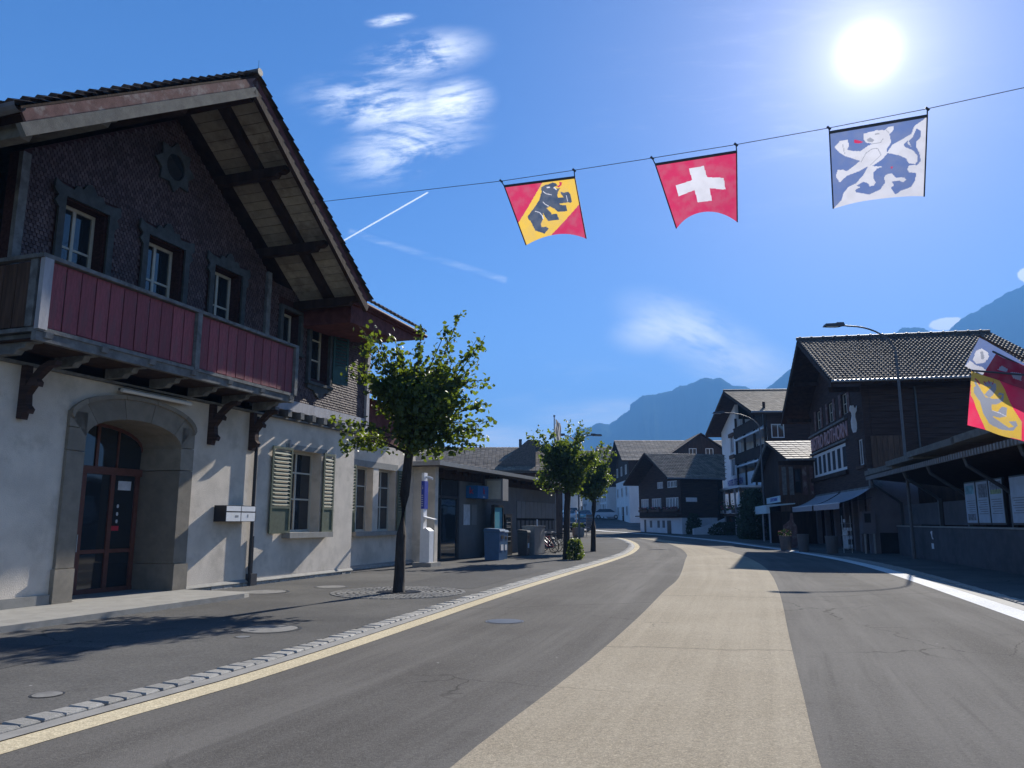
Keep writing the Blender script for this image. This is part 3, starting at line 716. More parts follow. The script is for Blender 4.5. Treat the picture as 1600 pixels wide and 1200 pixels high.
for (a, b, z0, z1), fr in zip(holes, (1, 1, 1, 0, 0)):
    if fr: surround(a, b, z0 + .4, z1).obj('carved_surround', 'carved', st)
    else:
        q = MB(); q.box((UF, a - .13, z0 - .12), (UF + .09, a, z1 + .1)); q.box((UF, b, z0 - .12), (UF + .09, b + .13, z1 + .1)); q.box((UF, a, z1), (UF + .09, b, z1 + .1)); q.box((UF, a - .16, z0 - .2), (UF + .14, b + .16, z0 - .12))
        if z0 < 6: q.prism([(a - .12, z0 - .2), (b + .12, z0 - .2), (b + .1, z0 - .32), (b - .2, z0 - .36), ((a + b) / 2 + .2, z0 - .44), ((a + b) / 2, z0 - .56), ((a + b) / 2 - .2, z0 - .44), (a + .2, z0 - .36), (a - .1, z0 - .32)], 'x', UF + .03, UF + .08)
        q.obj('window_surround', 'carved', st)
    h = z1 - z0
    window(st, (UF - .28, (a + b) / 2, z0), '+t', b - a, h, 2 if fr else 1, [.34, .36, .30] if h > 1.5 else 1, 'cream_frame')
shutter(st, (UF + .10, -1.82, 5.72), '+t', .62, 1.8, 'shutter_dk', -.25)
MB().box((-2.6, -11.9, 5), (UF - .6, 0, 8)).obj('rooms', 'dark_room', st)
# round opening with its sun shaped rim
ro = []
for k in range(16):
    a = 2 * pi * k / 16; rr = .60 if k % 2 == 0 else .43; ro.append((-8.56 + rr * cos(a), 9.55 + rr * sin(a)))
rm = MB()
for k in range(16):
    a0, a1 = 2 * pi * k / 16, 2 * pi * (k + 1) / 16
    rm.prism([ro[k], ro[(k + 1) % 16], (-8.56 + .27 * cos(a1), 9.55 + .31 * sin(a1)), (-8.56 + .27 * cos(a0), 9.55 + .31 * sin(a0))], 'x', UF + .04, UF + .09)
ro_ = rm.obj('round_window', 'carved', st)
MB().prism([(-8.56 + .27 * cos(2 * pi * k / 24), 9.55 + .31 * sin(2 * pi * k / 24)) for k in range(24)], 'x', UF + .045, UF + .055).obj('pane', 'glass', ro_)

# balcony
bt0, bt1, bs0, bs1 = UF + .02, 1.12, -12.28, -5.05
MB().box((bt0, bs0, 4.76), (bt1 + .08, bs1, 4.83)).box((-3.0, -13.4, 4.76), (bt0 - .001, -12.06, 4.83)).obj('balcony_deck', 'grey_wood', st)
MB().box((bt1 - .06, bs0, 4.60), (bt1 + .05, bs1, 4.758)).obj('balcony_edge_beam', 'grey_wood', st)
MB().box((bt1 - .05, bs0 - .05, 6.03), (bt1 + .10, bs1 + .05, 6.10)).box((-3.0, bs0 - .06, 6.03), (bt1 - .052, bs0 + .07, 6.10)).obj('handrail', 'grey_wood', st)
MB().box((bt1 - .03, bs0, 4.85), (bt1, bs1, 4.93)).box((bt1 - .03, bs0, 5.94), (bt1, bs1, 6.02)).obj('balcony_rail', 'red_board', st)
for s, w in ((-12.3, .17), (-8.66, .13), (-5.12, .12)): MB().box((bt1 + .004, s, 4.79), (bt1 + .10, s + w, 6.028)).obj('baluster_post', 'post_white' if s < -12 else 'grey_wood', st)  # end post paler: the sunlight on it is put into its colour
MB().box((.9, -12.30, 4.84), (1.06, -12.2, 6.02)).obj('baluster_post', 'grey_wood', st)
def boards(s0, s1, n):
    w = (s1 - s0) / n; mb = MB().box((0, .012, 0), (.022, w - .012, 1.14)); me = mb.mesh('balcony_board', 'red_board')
    for k in range(n): put('balcony_board', me, st, (bt1 + .001 + random.uniform(-.002, .004), s0 + k * w, 4.86 + random.uniform(-.01, .01)))
boards(-12.12, -8.67, 11); boards(-8.52, -5.13, 11)
sb = MB().box((0, .012, 0), (.28, .034, 1.14)).mesh('balcony_board', 'brown_wood')
for k in range(9): put('balcony_board', sb, st, (.85 - k * .30, -12.26, 4.86))
for k in range(7):
    s = -12.15 + k * 1.14
    MB().prism([(UF, 4.43), (.55, 4.43), (.62, 4.50), (.78, 4.52), (.82, 4.60), (1.0, 4.60), (1.08, 4.66), (1.22, 4.66), (1.24, 4.757), (UF, 4.757)], 'y', s, s + .14).obj('joist', 'grey_wood', st)
MB().box((UF - .05, bs0, 4.62), (bt1 - .07, bs1, 4.64)).obj('deck_underside', 'dark_wood', st)
for s in (-11.55, -6.72, -5.22):
    p = [(.0, 3.42), (.12, 3.40), (.15, 3.52), (.24, 3.50), (.28, 3.58), (.20, 3.66), (.18, 3.85), (.30, 4.0), (.40, 3.98), (.42, 4.06), (.36, 4.12), (.60, 4.32), (.78, 4.34), (.80, 4.42), (.62, 4.43), (.42, 4.34), (.24, 4.16), (.13, 3.98), (.13, 4.43), (0, 4.43)]
    MB().prism(p, 'y', s, s + .13).obj('carved_bracket', 'dark_wood_h', st)
tl = MB().tube([(.20, -9.5, 4.26), (.20, -7.55, 4.26)], .045, 10).obj('tube_light', 'lens', st)
MB().box((.0, -9.4, 4.28), (.16, -7.65, 4.33)).obj('fitting', 'grey_wood', tl)

# ground floor window with green shutters
window(st, (-.34, -2.65, 1.32), '+t', 1.6, 2.28, 2, [.40, .35, .25], 'cream_frame')
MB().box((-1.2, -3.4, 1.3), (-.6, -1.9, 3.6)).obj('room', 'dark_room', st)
MB().box((-.30, -3.62, 1.17), (.26, -1.48, 1.318)).obj('sill', 'concrete', st)
MB().box((-.3, -3.62, 3.602), (.02, -1.6, 3.74)).obj('lintel', 'concrete', st)
shutter(st, (.06, -4.26, 1.30), FACE['+t'] - .10, None, .84, 2.32) if False else shutter(st, (.05, -4.28, 1.30), '+t', .84, 2.32, ang=-.05)
shutter(st, (.05, -1.82, 1.30), '+t', .56, 2.32, ang=-.03)
MB().tube([(.05, -3.5, 3.6), (.05, -3.5, 3.85)], .03).obj('hook', 'post_white', st)
# downpipe and cable
MB().tube([(.09, -5.0, 4.3), (.09, -5.0, .55), (.09, -4.98, .12)], .045, 10).obj('downpipe', 'black', st)
MB().tube([(.05, -4.86, 1.25), (.05, -4.86, .1)], .022, 6).box((.0, -5.02, .0), (.16, -4.78, .32)).obj('cable_duct', 'steel_dk', st)
mbx = thing('letterbox', 'pair of black letterboxes with white flaps on the station wall', 'letterbox', (0, 0, 0)); mbx.parent = None
mw = frame(A0, AB); mbx.location = mw(0, -6.42, 1.60); mbx.rotation_euler = (0, 0, -R(AB))
MB().box((0.01, 0, 0), (.34, 1.12, .38)).obj('box_body', 'black', mbx)
for k in range(2):
    a = .02 + k * .55; MB().box((.342, a, .245), (.352, a + .52, .365)).obj('flap', 'mb_white', mbx); MB().box((.342, a, .01), (.352, a + .52, .215)).obj('front_panel', 'mb_white', mbx)
MB().box((.353, .34, .1), (.355, .46, .15)).obj('name_plate', 'steel', mbx); MB().box((.353, .79, .1), (.355, .83, .17)).obj('name_plate', 'steel', mbx)

# roofs -- cross gable
Tf, AP, EV, HS, CS = 2.2, 11.42, 7.78, 5.22, -8.55
sl = (AP - EV) / HS
def rp(t, s, dz=0): return (t, s, AP - abs(s - CS) * sl + dz)
for sg_ in (-1, 1):
    e = CS + sg_ * HS
    MB().slab([rp(Tf, CS, .02), rp(Tf, e, .02), rp(-7, e, .02), rp(-7, CS, .02)], .05).obj('roof_sheathing', 'dark_wood', st)
    MB().slab([rp(Tf + .02, CS, -.035), rp(Tf + .02, e, -.035), rp(Tf - .03, e, -.035), rp(Tf - .03, CS, -.035)], .22).obj('verge_board', 'verge_pink' if sg_ < 0 else 'fascia_red', st)
    MB().slab([rp(Tf + .045, CS + sg_ * .02, -.26), rp(Tf + .045, e, -.26), rp(Tf - .06, e, -.26), rp(Tf - .06, CS + sg_ * .02, -.26)], .20).obj('verge_board', 'verge_grey' if sg_ < 0 else 'dark_wood', st)
    # boards of the soffit, seen between the rafters
    nb = 26; w = HS / nb
    for k in range(nb):
        a, b = CS + sg_ * (k * w + .006), CS + sg_ * ((k + 1) * w - .006)
        if sg_ > 0:
            q = [rp(Tf - .05, a, -.045), rp(Tf - .05, b, -.045), rp(UF, b, -.045), rp(UF, a, -.045)]
            MB().slab(q, .018).obj('soffit_board', 'cream_board', st)
    if sg_ < 0: MB().slab([rp(Tf - .05, CS, -.045), rp(Tf - .05, e, -.045), rp(UF, e, -.045), rp(UF, CS, -.045)], .02).obj('soffit', 'dark_wood', st)
    for t in (1.02,):
        MB().slab([rp(t, CS, -.07), rp(t, e, -.07), rp(t + .24, e, -.07), rp(t + .24, CS, -.07)], .17).obj('rafter', 'dark_wood', st)
    # purlins carrying the overhang, with shaped ends
    for f in (.30, .64, .93):
        s = CS + sg_ * HS * f; z = AP - HS * f * sl - .30
        tt = Tf - .05 if f > .9 else Tf - .18
        MB().prism([(-.2, z), (tt, z), (tt, z - .10), (tt - .10, z - .16), (tt - .22, z - .15), (tt - .28, z - .24), (-.2, z - .24)], 'y', s - .09, s + .09).obj('purlin', 'verge_grey' if (sg_ < 0 and f > .5) else 'dark_wood', st)
MB().box((-.2, CS - .1, AP - .55), (Tf - .1, CS + .1, AP - .28)).obj('ridge_beam', 'dark_wood', st)
def roof_edge_tiles(sgn):
    e = Vector(rp(0, CS + sgn * HS)) - Vector(rp(0, CS)); o = Vector((Tf + .10, CS, AP + .05))
    return tiles(o, Vector((-9.0, 0, 0)), e * 1.02, 40, 24, 'tiles', st)
roof_edge_tiles(-1); roof_edge_tiles(1)
MB().tube([(Tf + .12, CS, AP + .08), (-7, CS, AP + .08)], .09, 8).obj('ridge_tiles', 'tile_dk', st)
MB().tube([(Tf + .02, CS + .05, AP + .12), (Tf + .02, CS + .05, AP + .42)], .004, 5).obj('lightning_rod', 'steel_dk', st)
gt = MB(); 
for k in range(6):
    a0, a1 = pi + k * pi / 6, pi + (k + 1) * pi / 6
    gt.add([(t, CS - HS - .06 + .10 * cos(a), EV + .0 + .11 * sin(a)) for a in (a0, a1) for t in (Tf + .08, -3)], [(0, 1, 3, 2)])
gt.obj('gutter', 'steel', st)
# main roof along the street
ME, MZ, RT, RZ = 1.76, 7.72, -4.3, 11.5
for (s0, s1) in ((-16.5, CS - HS - .1), (CS + HS - .15, 1.2)):
    MB().slab([(ME, s0, MZ + .12), (ME, s1, MZ + .12), (RT, s1, RZ), (RT, s0, RZ)], .06).obj('roof_sheathing', 'dark_wood', st)
    tiles((RT, s0, RZ + .05), (0, s1 - s0, 0), (ME - RT + .06, 0, MZ + .12 - RZ), max(4, int((s1 - s0) / .24)), 22, 'tiles', st)
    MB().box((ME - .03, s0, MZ - .08), (ME + .03, s1, MZ + .11)).obj('eaves_fascia', 'fascia_red', st)
    MB().tube([(ME + .09, s0, MZ + .04), (ME + .09, s1, MZ + .04)], .06, 8).obj('gutter', 'fascia_red', st)
MB().slab([(RT, -16.5, RZ), (RT, 1.2, RZ), (-10, 1.2, 8), (-10, -16.5, 8)], .1).obj('rear_roof', 'tile_dk', st)
MB().prism([(-3.4, 7.7), (1.15, 7.72), (1.18, 7.66), (.5, 7.5), (-1.0, 7.22), (-3.4, 7.1)], 'x', .14, ME - .035).obj('boxed_eaves', 'fascia_red', st)
MB().slab([(ME, 1.15, MZ + .1), (ME, 1.25, MZ + .1), (RT, 1.25, RZ - .02), (RT, 1.15, RZ - .02)], .22).obj('verge_board', 'fascia_red', st)
MB().prism([(UF - .35, 7.9), (-9.7, 7.9), (-9.7, 8.0), (RT, RZ - .3), (UF - .4, 8.5)], 'y', .1, .3).obj('end_gable', 'shingle', st)

# low annexe set back, with the paired window
AT = -.82
wall(0.002, 6.1, 0, 4.35, [(1.45, 2.75, 1.28, 3.5), (3.15, 4.45, 1.28, 3.5)], AT - .5, AT).obj('annexe_wall', 'plaster', st)
MB().box((AT - .02, 5.95, 0), (.12, 6.25, 3.9)).obj('return_wall', 'plaster', st)
MB().prism([(AT, .01), (AT + .10, .01), (AT + .10, .10), (AT, .16)], 'y', .1, 5.94).obj('plinth_cap', 'concrete', st)
pm = MB(); s = .1
while s < 5.6:
    w = random.uniform(.5, .9); pm.box((AT, s + .02, 0), (AT + .15, min(5.6, s + w), .10)); s += w
pm.obj('plinth_stones', 'plinth', st, kind='stuff')
for a in (1.45, 3.15): window(st, (AT - .30, a + .65, 1.28), '+t', 1.3, 2.22, 2, [.38, .34, .28], 'cream_frame')
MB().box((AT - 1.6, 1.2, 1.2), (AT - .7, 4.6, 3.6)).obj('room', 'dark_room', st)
MB().box((AT - .28, 1.3, 1.13), (AT + .22, 4.6, 1.277)).obj('sill', 'concrete', st)
MB().box((AT - .1, 1.3, 3.502), (AT + .02, 4.6, 3.72)).obj('lintel', 'concrete', st)
shutter(st, (AT + .05, .62, 1.26), '+t', .78, 2.26, 'shutter', ang=-.05); shutter(st, (AT + .05, 4.5, 1.26), '+t', .62, 2.26, 'shutter', ang=-.05)
MB().box((-6, .35, 4.352), (AT - .1, 6.2, 6.0)).obj('annexe_upper_wall', 'fascia_red', st)
MB().box((-8, .1, 0), (AT - .5, 6.1, 4.35)).obj('annexe_body', 'plaster', st)
q0, q1 = (-.25, 6.02), (-4.2, 7.75)
MB().slab([(q0[0], .4, q0[1]), (q0[0], 6.6, q0[1]), (q1[0], 6.6, q1[1]), (q1[0], .4, q1[1])], .08).obj('annexe_roof', 'dark_wood', st)
tiles((q1[0], .4, q1[1] + .05), (0, 6.3, 0), (q0[0] - q1[0] + .05, 0, q0[1] - q1[1]), 26, 16, 'tile_mossy', st)
MB().tube([(-.18, .3, 6.0), (-.18, 6.6, 6.0)], .07, 8).obj('gutter', 'verge_pink', st)
MB().box((-7.8, .4, 4.36), (-6, 6.2, 7.2)).obj('annexe_rear', 'fascia_red', st)

# ================================================================== KIOSK
AB = 19.5
kk = thing('kiosk_building', 'low flat roofed kiosk with glass shopfront joined to the station', 'building', (A0[0], A0[1], 0), -R(AB))
MB().box((-9, 5.3, 3.72), (.52, 30, 3.80)).obj('roof', 'tile_dk', kk)
MB().box((.52, 5.3, 3.72), (.56, 30, 3.88)).box((-9, 5.26, 3.72), (.56, 5.298, 3.88)).obj('roof_edge', 'steel', kk)
MB().box((.0, 6.26, 3.35), (.25, 23.9, 3.715)).obj('fascia', 'dark_wood', kk)
for k in range(18): MB().box((.12, 6.5 + k * 1.3, 3.56), (.5, 6.58 + k * 1.3, 3.715)).obj('rafter_end', 'dark_wood', kk)
MB().box((-7, 6.3, 0), (-2.5, 23.8, 3.7)).obj('body', 'dark_room', kk)
for s in (6.27, 7.15, 8.9, 9.0): MB().box((.02, s, 0), (.12, s + .06, 3.35)).obj('mullion', 'steel_dk', kk)
for a, b in ((6.33, 7.15), (7.21, 8.9)): MB().box((.05, a, .1), (.06, b, 2.55)).obj('shop_pane', 'glass', kk)
MB().box((.02, 6.3, 2.56), (.12, 9.0, 2.66)).box((.02, 6.3, 0), (.12, 9.0, .1)).obj('transom', 'steel_dk', kk)
MB().box((.04, 6.3, 2.67), (.07, 9.0, 3.34)).obj('sign_panel', 'dark_room', kk)
for (a, b, z0, z1) in ((7.35, 8.75, 1.15, 1.25), (7.35, 8.75, .85, 1.0), (7.35, 8.75, .5, .6), (7.4, 7.75, 1.75, 2.15), (7.8, 8.0, 1.75, 2.3), (8.1, 8.5, 1.8, 2.15), (7.6, 8.3, 1.25, 1.6), (6.4, 7.1, .85, 1.0), (6.4, 7.1, .5, .6), (6.4, 7.1, 2.1, 2.2), (7.35, 8.7, 2.4, 2.45)):
    MB().box((.03, a, z0), (.036, b, z1)).obj('poster', 'grey_panel', kk)
MB().box((-.1, 9.07, 0), (.10, 12.3, 3.35)).obj('grey_wall', 'grey_panel', kk)
for k in range(8):
    MB().box((.0, 12.31 + k * 1.44, .0), (.10, 12.31 + k * 1.44 + 1.42, 3.35 if k < 3 else 1.15)).obj('wall_panel', 'grey_panel', kk)
for k in range(3, 8): MB().box((.0, 12.31 + k * 1.44, 2.68), (.10, 12.31 + k * 1.44 + 1.43, 3.35)).obj('wall_panel', 'grey_panel', kk)
for k in range(10):
    a = 16.64 + k * .72; MB().box((.03, a + .02, 1.78), (.13, a + .69, 2.67)).obj('wall_panel', 'grey_panel_l', kk)
    MB().box((.04, a + .16, 1.16), (.10, a + .60, 1.66)).obj('vent_panel', 'grey_panel', kk)
MB().box((-.2, 16.6, 1.15), (.0, 23.8, 3.4)).obj('dark_recess', 'dark_room', kk)
KW = frame(A0, AB); KR = -R(AB)
for ch in [x for x in bpy.data.objects if x.parent == kk and not x.name.startswith('roof')]: ch.location = (-.62, .55, 0)
for a, b, m_, l in ((9.55, 10.25, 'paper', 'pale timetable poster'), (10.45, 11.05, 'grey_panel_l', 'brown poster')): MB().box((.11, a, 1.45), (.13, b, 2.35)).obj('poster', m_, kk, (-.62, .55, 0))
k1 = thing('kiosk_sign', 'blue box sign with a red letter k above the timetable posters', 'sign', KW(-.50, 11.1, 2.62), KR)
MB().box((0, -.75, 0), (.55, .55, .55)).obj('sign_box', 'kiosk_blue', k1)
text('k', .42, 'red_print', k1, (.562, .0, .32), pi / 2, ext=.006); text('k', .42, 'red_print', k1, (.25, -.757, .32), 0, ext=.006)
text('kiosk', .12, 'paper', k1, (.562, 0, .07), pi / 2, ext=.004)
k2 = thing('light_box', 'unlit cream box sign hanging under the kiosk roof', 'sign', KW(-.35, 12.2, 2.55), KR)
MB().box((0, 0, 0), (.9, .75, 1.0)).obj('sign_box', 'grey_panel_l', k2); MB().box((.12, -.008, .08), (.8, -.002, .92)).obj('sign_face', 'cream_frame', k2)
MB().tube([(.45, .35, 1.0), (.45, .35, 1.17)], .03, 6).obj('bracket', 'steel_dk', k2)
k3 = thing('advert_panel', 'tall backless advertising panel with a blue poster beside the blue bins', 'advertising panel', KW(.1, 11.9, 0), KR)
MB().box((0, 0, 0), (.14, .1, 2.35)).box((0, 1.2, 0), (.14, 1.3, 2.35)).box((0, .1, 2.25), (.14, 1.2, 2.35)).box((0, .1, 0), (.14, 1.2, .45)).obj('frame', 'black', k3)
MB().box((.05, .1, .45), (.09, 1.2, 2.25)).obj('poster', 'car_teal', k3)
k4 = thing('vending_machine', 'black snack vending machine standing against the kiosk wall', 'vending machine', KW(-.5, 13.4, 0), KR)
MB().box((0, 0, 0), (.75, .95, 1.95)).obj('cabinet', 'black', k4); MB().box((.755, .08, .6), (.765, .7, 1.8)).obj('window', 'glass', k4)
for k in range(5): MB().box((.767, .1, .66 + k * .22), (.772, .68, .70 + k * .22)).obj('shelf_strip', 'grey_panel', k4)
# bins
def bin_(loc, label, m_, h=1.15, w=.5):
    b = thing('litter_bin', label, 'bin', loc, KR)
    MB().prism([(-w / 2, 0), (w / 2, 0), (w / 2 + .04, h), (-w / 2 - .04, h)], 'y', -w / 2, w / 2).obj('body', m_, b)
    MB().prism([(-w / 2 - .07, h + .004), (w / 2 + .07, h + .004), (w / 2 + .03, h + .09), (-w / 2, h + .13)], 'y', -w / 2 - .04, w / 2 + .04).obj('lid', m_, b)
    MB().box((w / 2 + .035, -w / 4, h * .75), (w / 2 + .05, w / 4, h * .86)).obj('slot', 'black', b)
    MB().box((w / 2 + .025, -w / 4, h * .35), (w / 2 + .034, w / 4, h * .55)).obj('sticker', 'paper', b); return b
bin_(KW(1.25, 9.3, 0), 'blue recycling bin nearest the kiosk door', 'bin_blue', 1.2, .62)
bin_(KW(1.15, 10.2, 0), 'blue recycling bin between the first blue bin and the poster panel', 'bin_blue', 1.15, .5)
bin_(KW(1.05, 13.7, 0), 'narrow dark bin to the right of the vending machine', 'steel_dk', 1.1, .42)
cb = thing('power_cabinet', 'grey metal cabinet with two doors beside the parked bicycles', 'cabinet', KW(.75, 14.4, 0), KR)
MB().box((0, 0, 0), (.6, 1.7, 1.35)).obj('body', 'steel', cb); MB().box((-.02, -.02, 1.352), (.64, 1.72, 1.40)).obj('lid', 'steel', cb)
for k in range(2): MB().box((.602, .05 + k * .83, .08), (.615, .82 + k * .83, 1.3)).obj('door', 'steel', cb)
MB().tube([(.3, 1.4, 1.4), (.3, 1.4, 1.7)], .04, 8).obj('cap', 'white_paint', cb)

# info pillar at the corner
ip = thing('info_pillar', 'white information column with a narrow blue sign at the kiosk corner', 'information column', KW(.62, 4.15, 0), KR)
MB().box((-.36, -.42, .0), (.36, .42, .17)).obj('base', 'concrete', ip)
MB().prism([(-.2, .17), (.17, .17), (.17, 1.27), (.02, 1.38), (-.2, 1.30)], 'y', -.18, .18).obj('pedestal', 'white_paint', ip)
MB().box((-.2, -.14, 1.2), (-.1, .14, 3.35)).obj('post', 'white_paint', ip)
MB().box((-.098, -.15, 2.05), (-.07, .15, 3.05)).box((-.2, -.152, 2.05), (-.1, -.142, 3.05)).obj('blue_sign', 'blue_sign', ip)
text('i', .2, 'paper', ip, (-.14, -.157, 2.82), 0, 'lettering', .002)['kind'] = 'stuff'
for k in range(6): MB().box((-.19, -.158, 2.15 + k * .075), (-.12, -.1535, 2.175 + k * .075)).obj('text_line', 'paper', ip)
MB().prism([(-.1, 1.72), (.3, 1.66), (.3, 1.69), (-.1, 1.78)], 'y', -.14, .16).obj('shelf', 'mb_white', ip)
MB().tube([(-.15, 0, 3.2), (.05, 0, 3.18), (.18, 0, 3.12)], .045, 8).obj('lamp_hood', 'mb_white', ip)

# ================================================================== BUILDINGS ON THE RIGHT (local x = away from the street, y = along it)
B0, BB = (18.03, 39.44), 10.5
BW = frame(B0, BB); BR = -R(BB)
bi = thing('bistro_building', 'dark timber bistro chalet with big glinting tiled roof on the right', 'building', (B0[0], B0[1], 0), BR)
LW = 14.0; DP = 8.6
bh = [(10.2, 11.6, 7.55, 8.75), (6.6, 8.0, 7.55, 8.75), (3.0, 4.4, 7.55, 8.75), (.55, 1.5, 4.5, 5.85), (4.2, 13.8, 4.5, 6.02)]
wall(0, LW, 3.3, 8.72, bh, .0, .3).obj('timber_wall', 'dark_wood_h', bi)
MB().prism([(0, 8.72), (LW, 8.72), (LW + .2, 8.9), (6.95, 12.35), (-.2, 8.9)], 'x', .0, .3).obj('gable', 'dark_wood_h', bi)
MB().box((.302, .0, 3.9), (DP, .3, 9.1)).box((.302, LW - .3, 3.3), (DP, LW, 9.1)).box((DP - .3, .3, 3.3), (DP, LW - .3, 9.1)).obj('side_wall', 'dark_wood_h', bi)
MB().prism([(0.0, 9.1), (LW, 9.1), (6.95, 12.3)], 'x', DP - .3, DP).obj('rear_gable', 'dark_wood_h', bi)
for k in range(17):       # log courses of the long side wall
    MB().box((.36, -.035, 3.95 + k * .29), (DP - .1, -.003, 4.2 + k * .29)).obj('wall_plank', 'dark_wood_h', bi)
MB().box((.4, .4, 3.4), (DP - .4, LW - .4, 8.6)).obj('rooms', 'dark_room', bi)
for a, b, z0, z1 in bh[:3]:
    window(bi, (.12, (a + b) / 2, z0), '-t', b - a, z1 - z0, 2, 2, 'cream_frame')
    for s, w in ((a - .55, .5), (b + .05, .5)): MB().box((-.05, s, z0 - .05), (-.008, s + w, z1 + .05)).obj('shutter', 'verge_pink', bi)
window(bi, (.1, 1.02, 4.5), '-t', .95, 1.35, 2, 1, 'white_frame')
for k in range(7): window(bi, (.08, 4.9 + k * 1.37, 4.5), '-t', 1.30, 1.50, 1, 1, 'white_frame', 'dark_room', name='window', bw=.17)
MB().box((-.16, 3.9, 4.22), (-.003, 14.0, 4.46)).obj('sill_beam', 'dark_wood', bi); MB().box((-.12, 3.6, 6.06), (-.003, 14.0, 6.16)).box((-.14, 3.4, 7.22), (-.003, 14.0, 7.34)).obj('string_course', 'grey_wood', bi)
MB().box((-.10, .3, 4.32), (-.003, 1.9, 4.46)).obj('sill_beam', 'brown_wood', bi)
M['sign_letters'] = mat('faded_pink_letters', (.45, .27, .27), .7, .1)
text('BISTRO ROTHORN', 1.25, 'sign_letters', bi, (-.03, 8.6, 6.66), -pi / 2, 'lettering', .03, .98)
bu, bv = (6.95, 12.62), (-1.35, 8.55)
for far in (0, 1):
    e = (-1.35, 8.55) if not far else (15.25, 8.55)
    MB().slab([(-1.7, 6.95, 12.58), (-1.7, e[0], e[1]), (DP + .5, e[0], e[1]), (DP + .5, 6.95, 12.58)], .16).obj('roof_sheathing', 'dark_wood', bi)
    tiles((-1.74, 6.95, 12.62), (DP + 2.3, 0, 0), (0, e[0] - 6.95, e[1] - 12.58), 50, 23, 'tiles', bi, th=.025, lift=.03)
rt = MB().tube([(-1.78, 6.95, 12.70), (DP + .55, 6.95, 12.70)], .10, 8)
for k in range(16): rt.tube([(-1.6 + k * .68, 6.95, 12.70), (-1.5 + k * .68, 6.95, 12.71)], .135, 8)
rt.obj('ridge_tiles', 'tile_dk', bi)
MB().tube([(-1.7, -1.42, 8.56), (DP + .5, -1.42, 8.56)], .07, 8).obj('gutter', 'steel', bi)
MB().slab([(-1.72, 6.95, 12.55), (-1.72, -1.35, 8.52), (-1.62, -1.35, 8.52), (-1.62, 6.95, 12.55)], .25).slab([(-1.72, 6.95, 12.55), (-1.72, 15.25, 8.52), (-1.62, 15.25, 8.52), (-1.62, 6.95, 12.55)], .25).obj('verge_board', 'dark_wood', bi)
for z, s in ((8.3, .4), (8.3, 13.4), (10.3, 3.6), (10.3, 10.3), (11.9, 6.85)): MB().box((-1.5, s, z), (0, s + .2, z + .25)).obj('purlin', 'dark_wood', bi)
# boarded bay, grey pipe box and plastered base of the near corner
for k in range(6): MB().box((.25 + k * .27, -.12, 4.25), (.25 + k * .27 + .255, -.04, 5.9)).obj('bay_board', 'brown_wood', bi)
MB().box((.0, -.35, 3.3), (.55, -.04, 4.24)).obj('pipe_box', 'grey_wood', bi)
MB().box((2.32, .02, 0), (8.6, .3, 3.9)).obj('base_cladding', 'dark_wood', bi)
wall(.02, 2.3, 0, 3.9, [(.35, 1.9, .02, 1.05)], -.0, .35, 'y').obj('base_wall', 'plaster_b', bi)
MB().box((.3, .2, 0), (2.1, 1.2, 1.1)).obj('cellar', 'dark_room', bi)
MB().tube([(2.55, -.08, 3.92), (2.55, -.08, 8.4)], .05, 8).obj('downpipe', 'steel_dk', bi)
# shopfront under the awnings
MB().box((.9, .36, 0), (1.0, LW, 3.3)).obj('shop_wall', 'dark_wood', bi)
for k in range(6): MB().box((.86, .8 + k * 2.2, .4), (.895, 2.6 + k * 2.2, 2.5)).obj('shop_pane', 'glass', bi)
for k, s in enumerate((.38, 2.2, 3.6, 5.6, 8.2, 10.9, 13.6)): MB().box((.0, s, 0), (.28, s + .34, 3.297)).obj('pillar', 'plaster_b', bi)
MB().box((-.06, 2.0, 1.05), (-.003, 3.0, 2.35)).obj('notice_board', 'white_paint', bi) if False else None
def awning(name, s0, s1, label, m_='awning', zt=3.28, zf=2.52, tf=-1.62, tb=-.05):
    a = thing(name, label, 'awning', BW(0, 0, 0), BR)
    mb = MB(); n = 10
    for k in range(n):
        f0, f1 = k / n, (k + 1) / n; h = lambda f: (tb + (tf - tb) * f, zt + (zf - zt) * f - .10 * sin(pi * f))
        (x0, z0), (x1, z1) = h(f0), h(f1); mb.add([(x0, s0, z0), (x1, s0, z1), (x1, s1, z1), (x0, s1, z0)], [(0, 1, 2, 3)])
    mb.obj('canvas', m_, a)
    MB().box((tf - .03, s0, zf - .30), (tf - .015, s1, zf - .02)).obj('valance', m_, a); MB().tube([(tf, s0, zf), (tf, s1, zf)], .035, 8).obj('front_bar', 'white_frame', a)
    for s in (s0 + .15, s1 - .15): MB().tube([(tb, s, zt - .5), (tf * .5, s, (zt + zf) / 2 - .25), (tf, s, zf)], .02, 6).obj('arm', 'steel_dk', a)
    MB().tube([(tb, s0, zt), (tb, s1, zt)], .07, 8).obj('roller', 'grey_wood', a)
awning('awning', -.75, 5.75, 'grey striped awning nearest the camera over the bistro shopfront')
awning('awning', 6.3, 13.0, 'grey awning between the nearest one and the teal one')
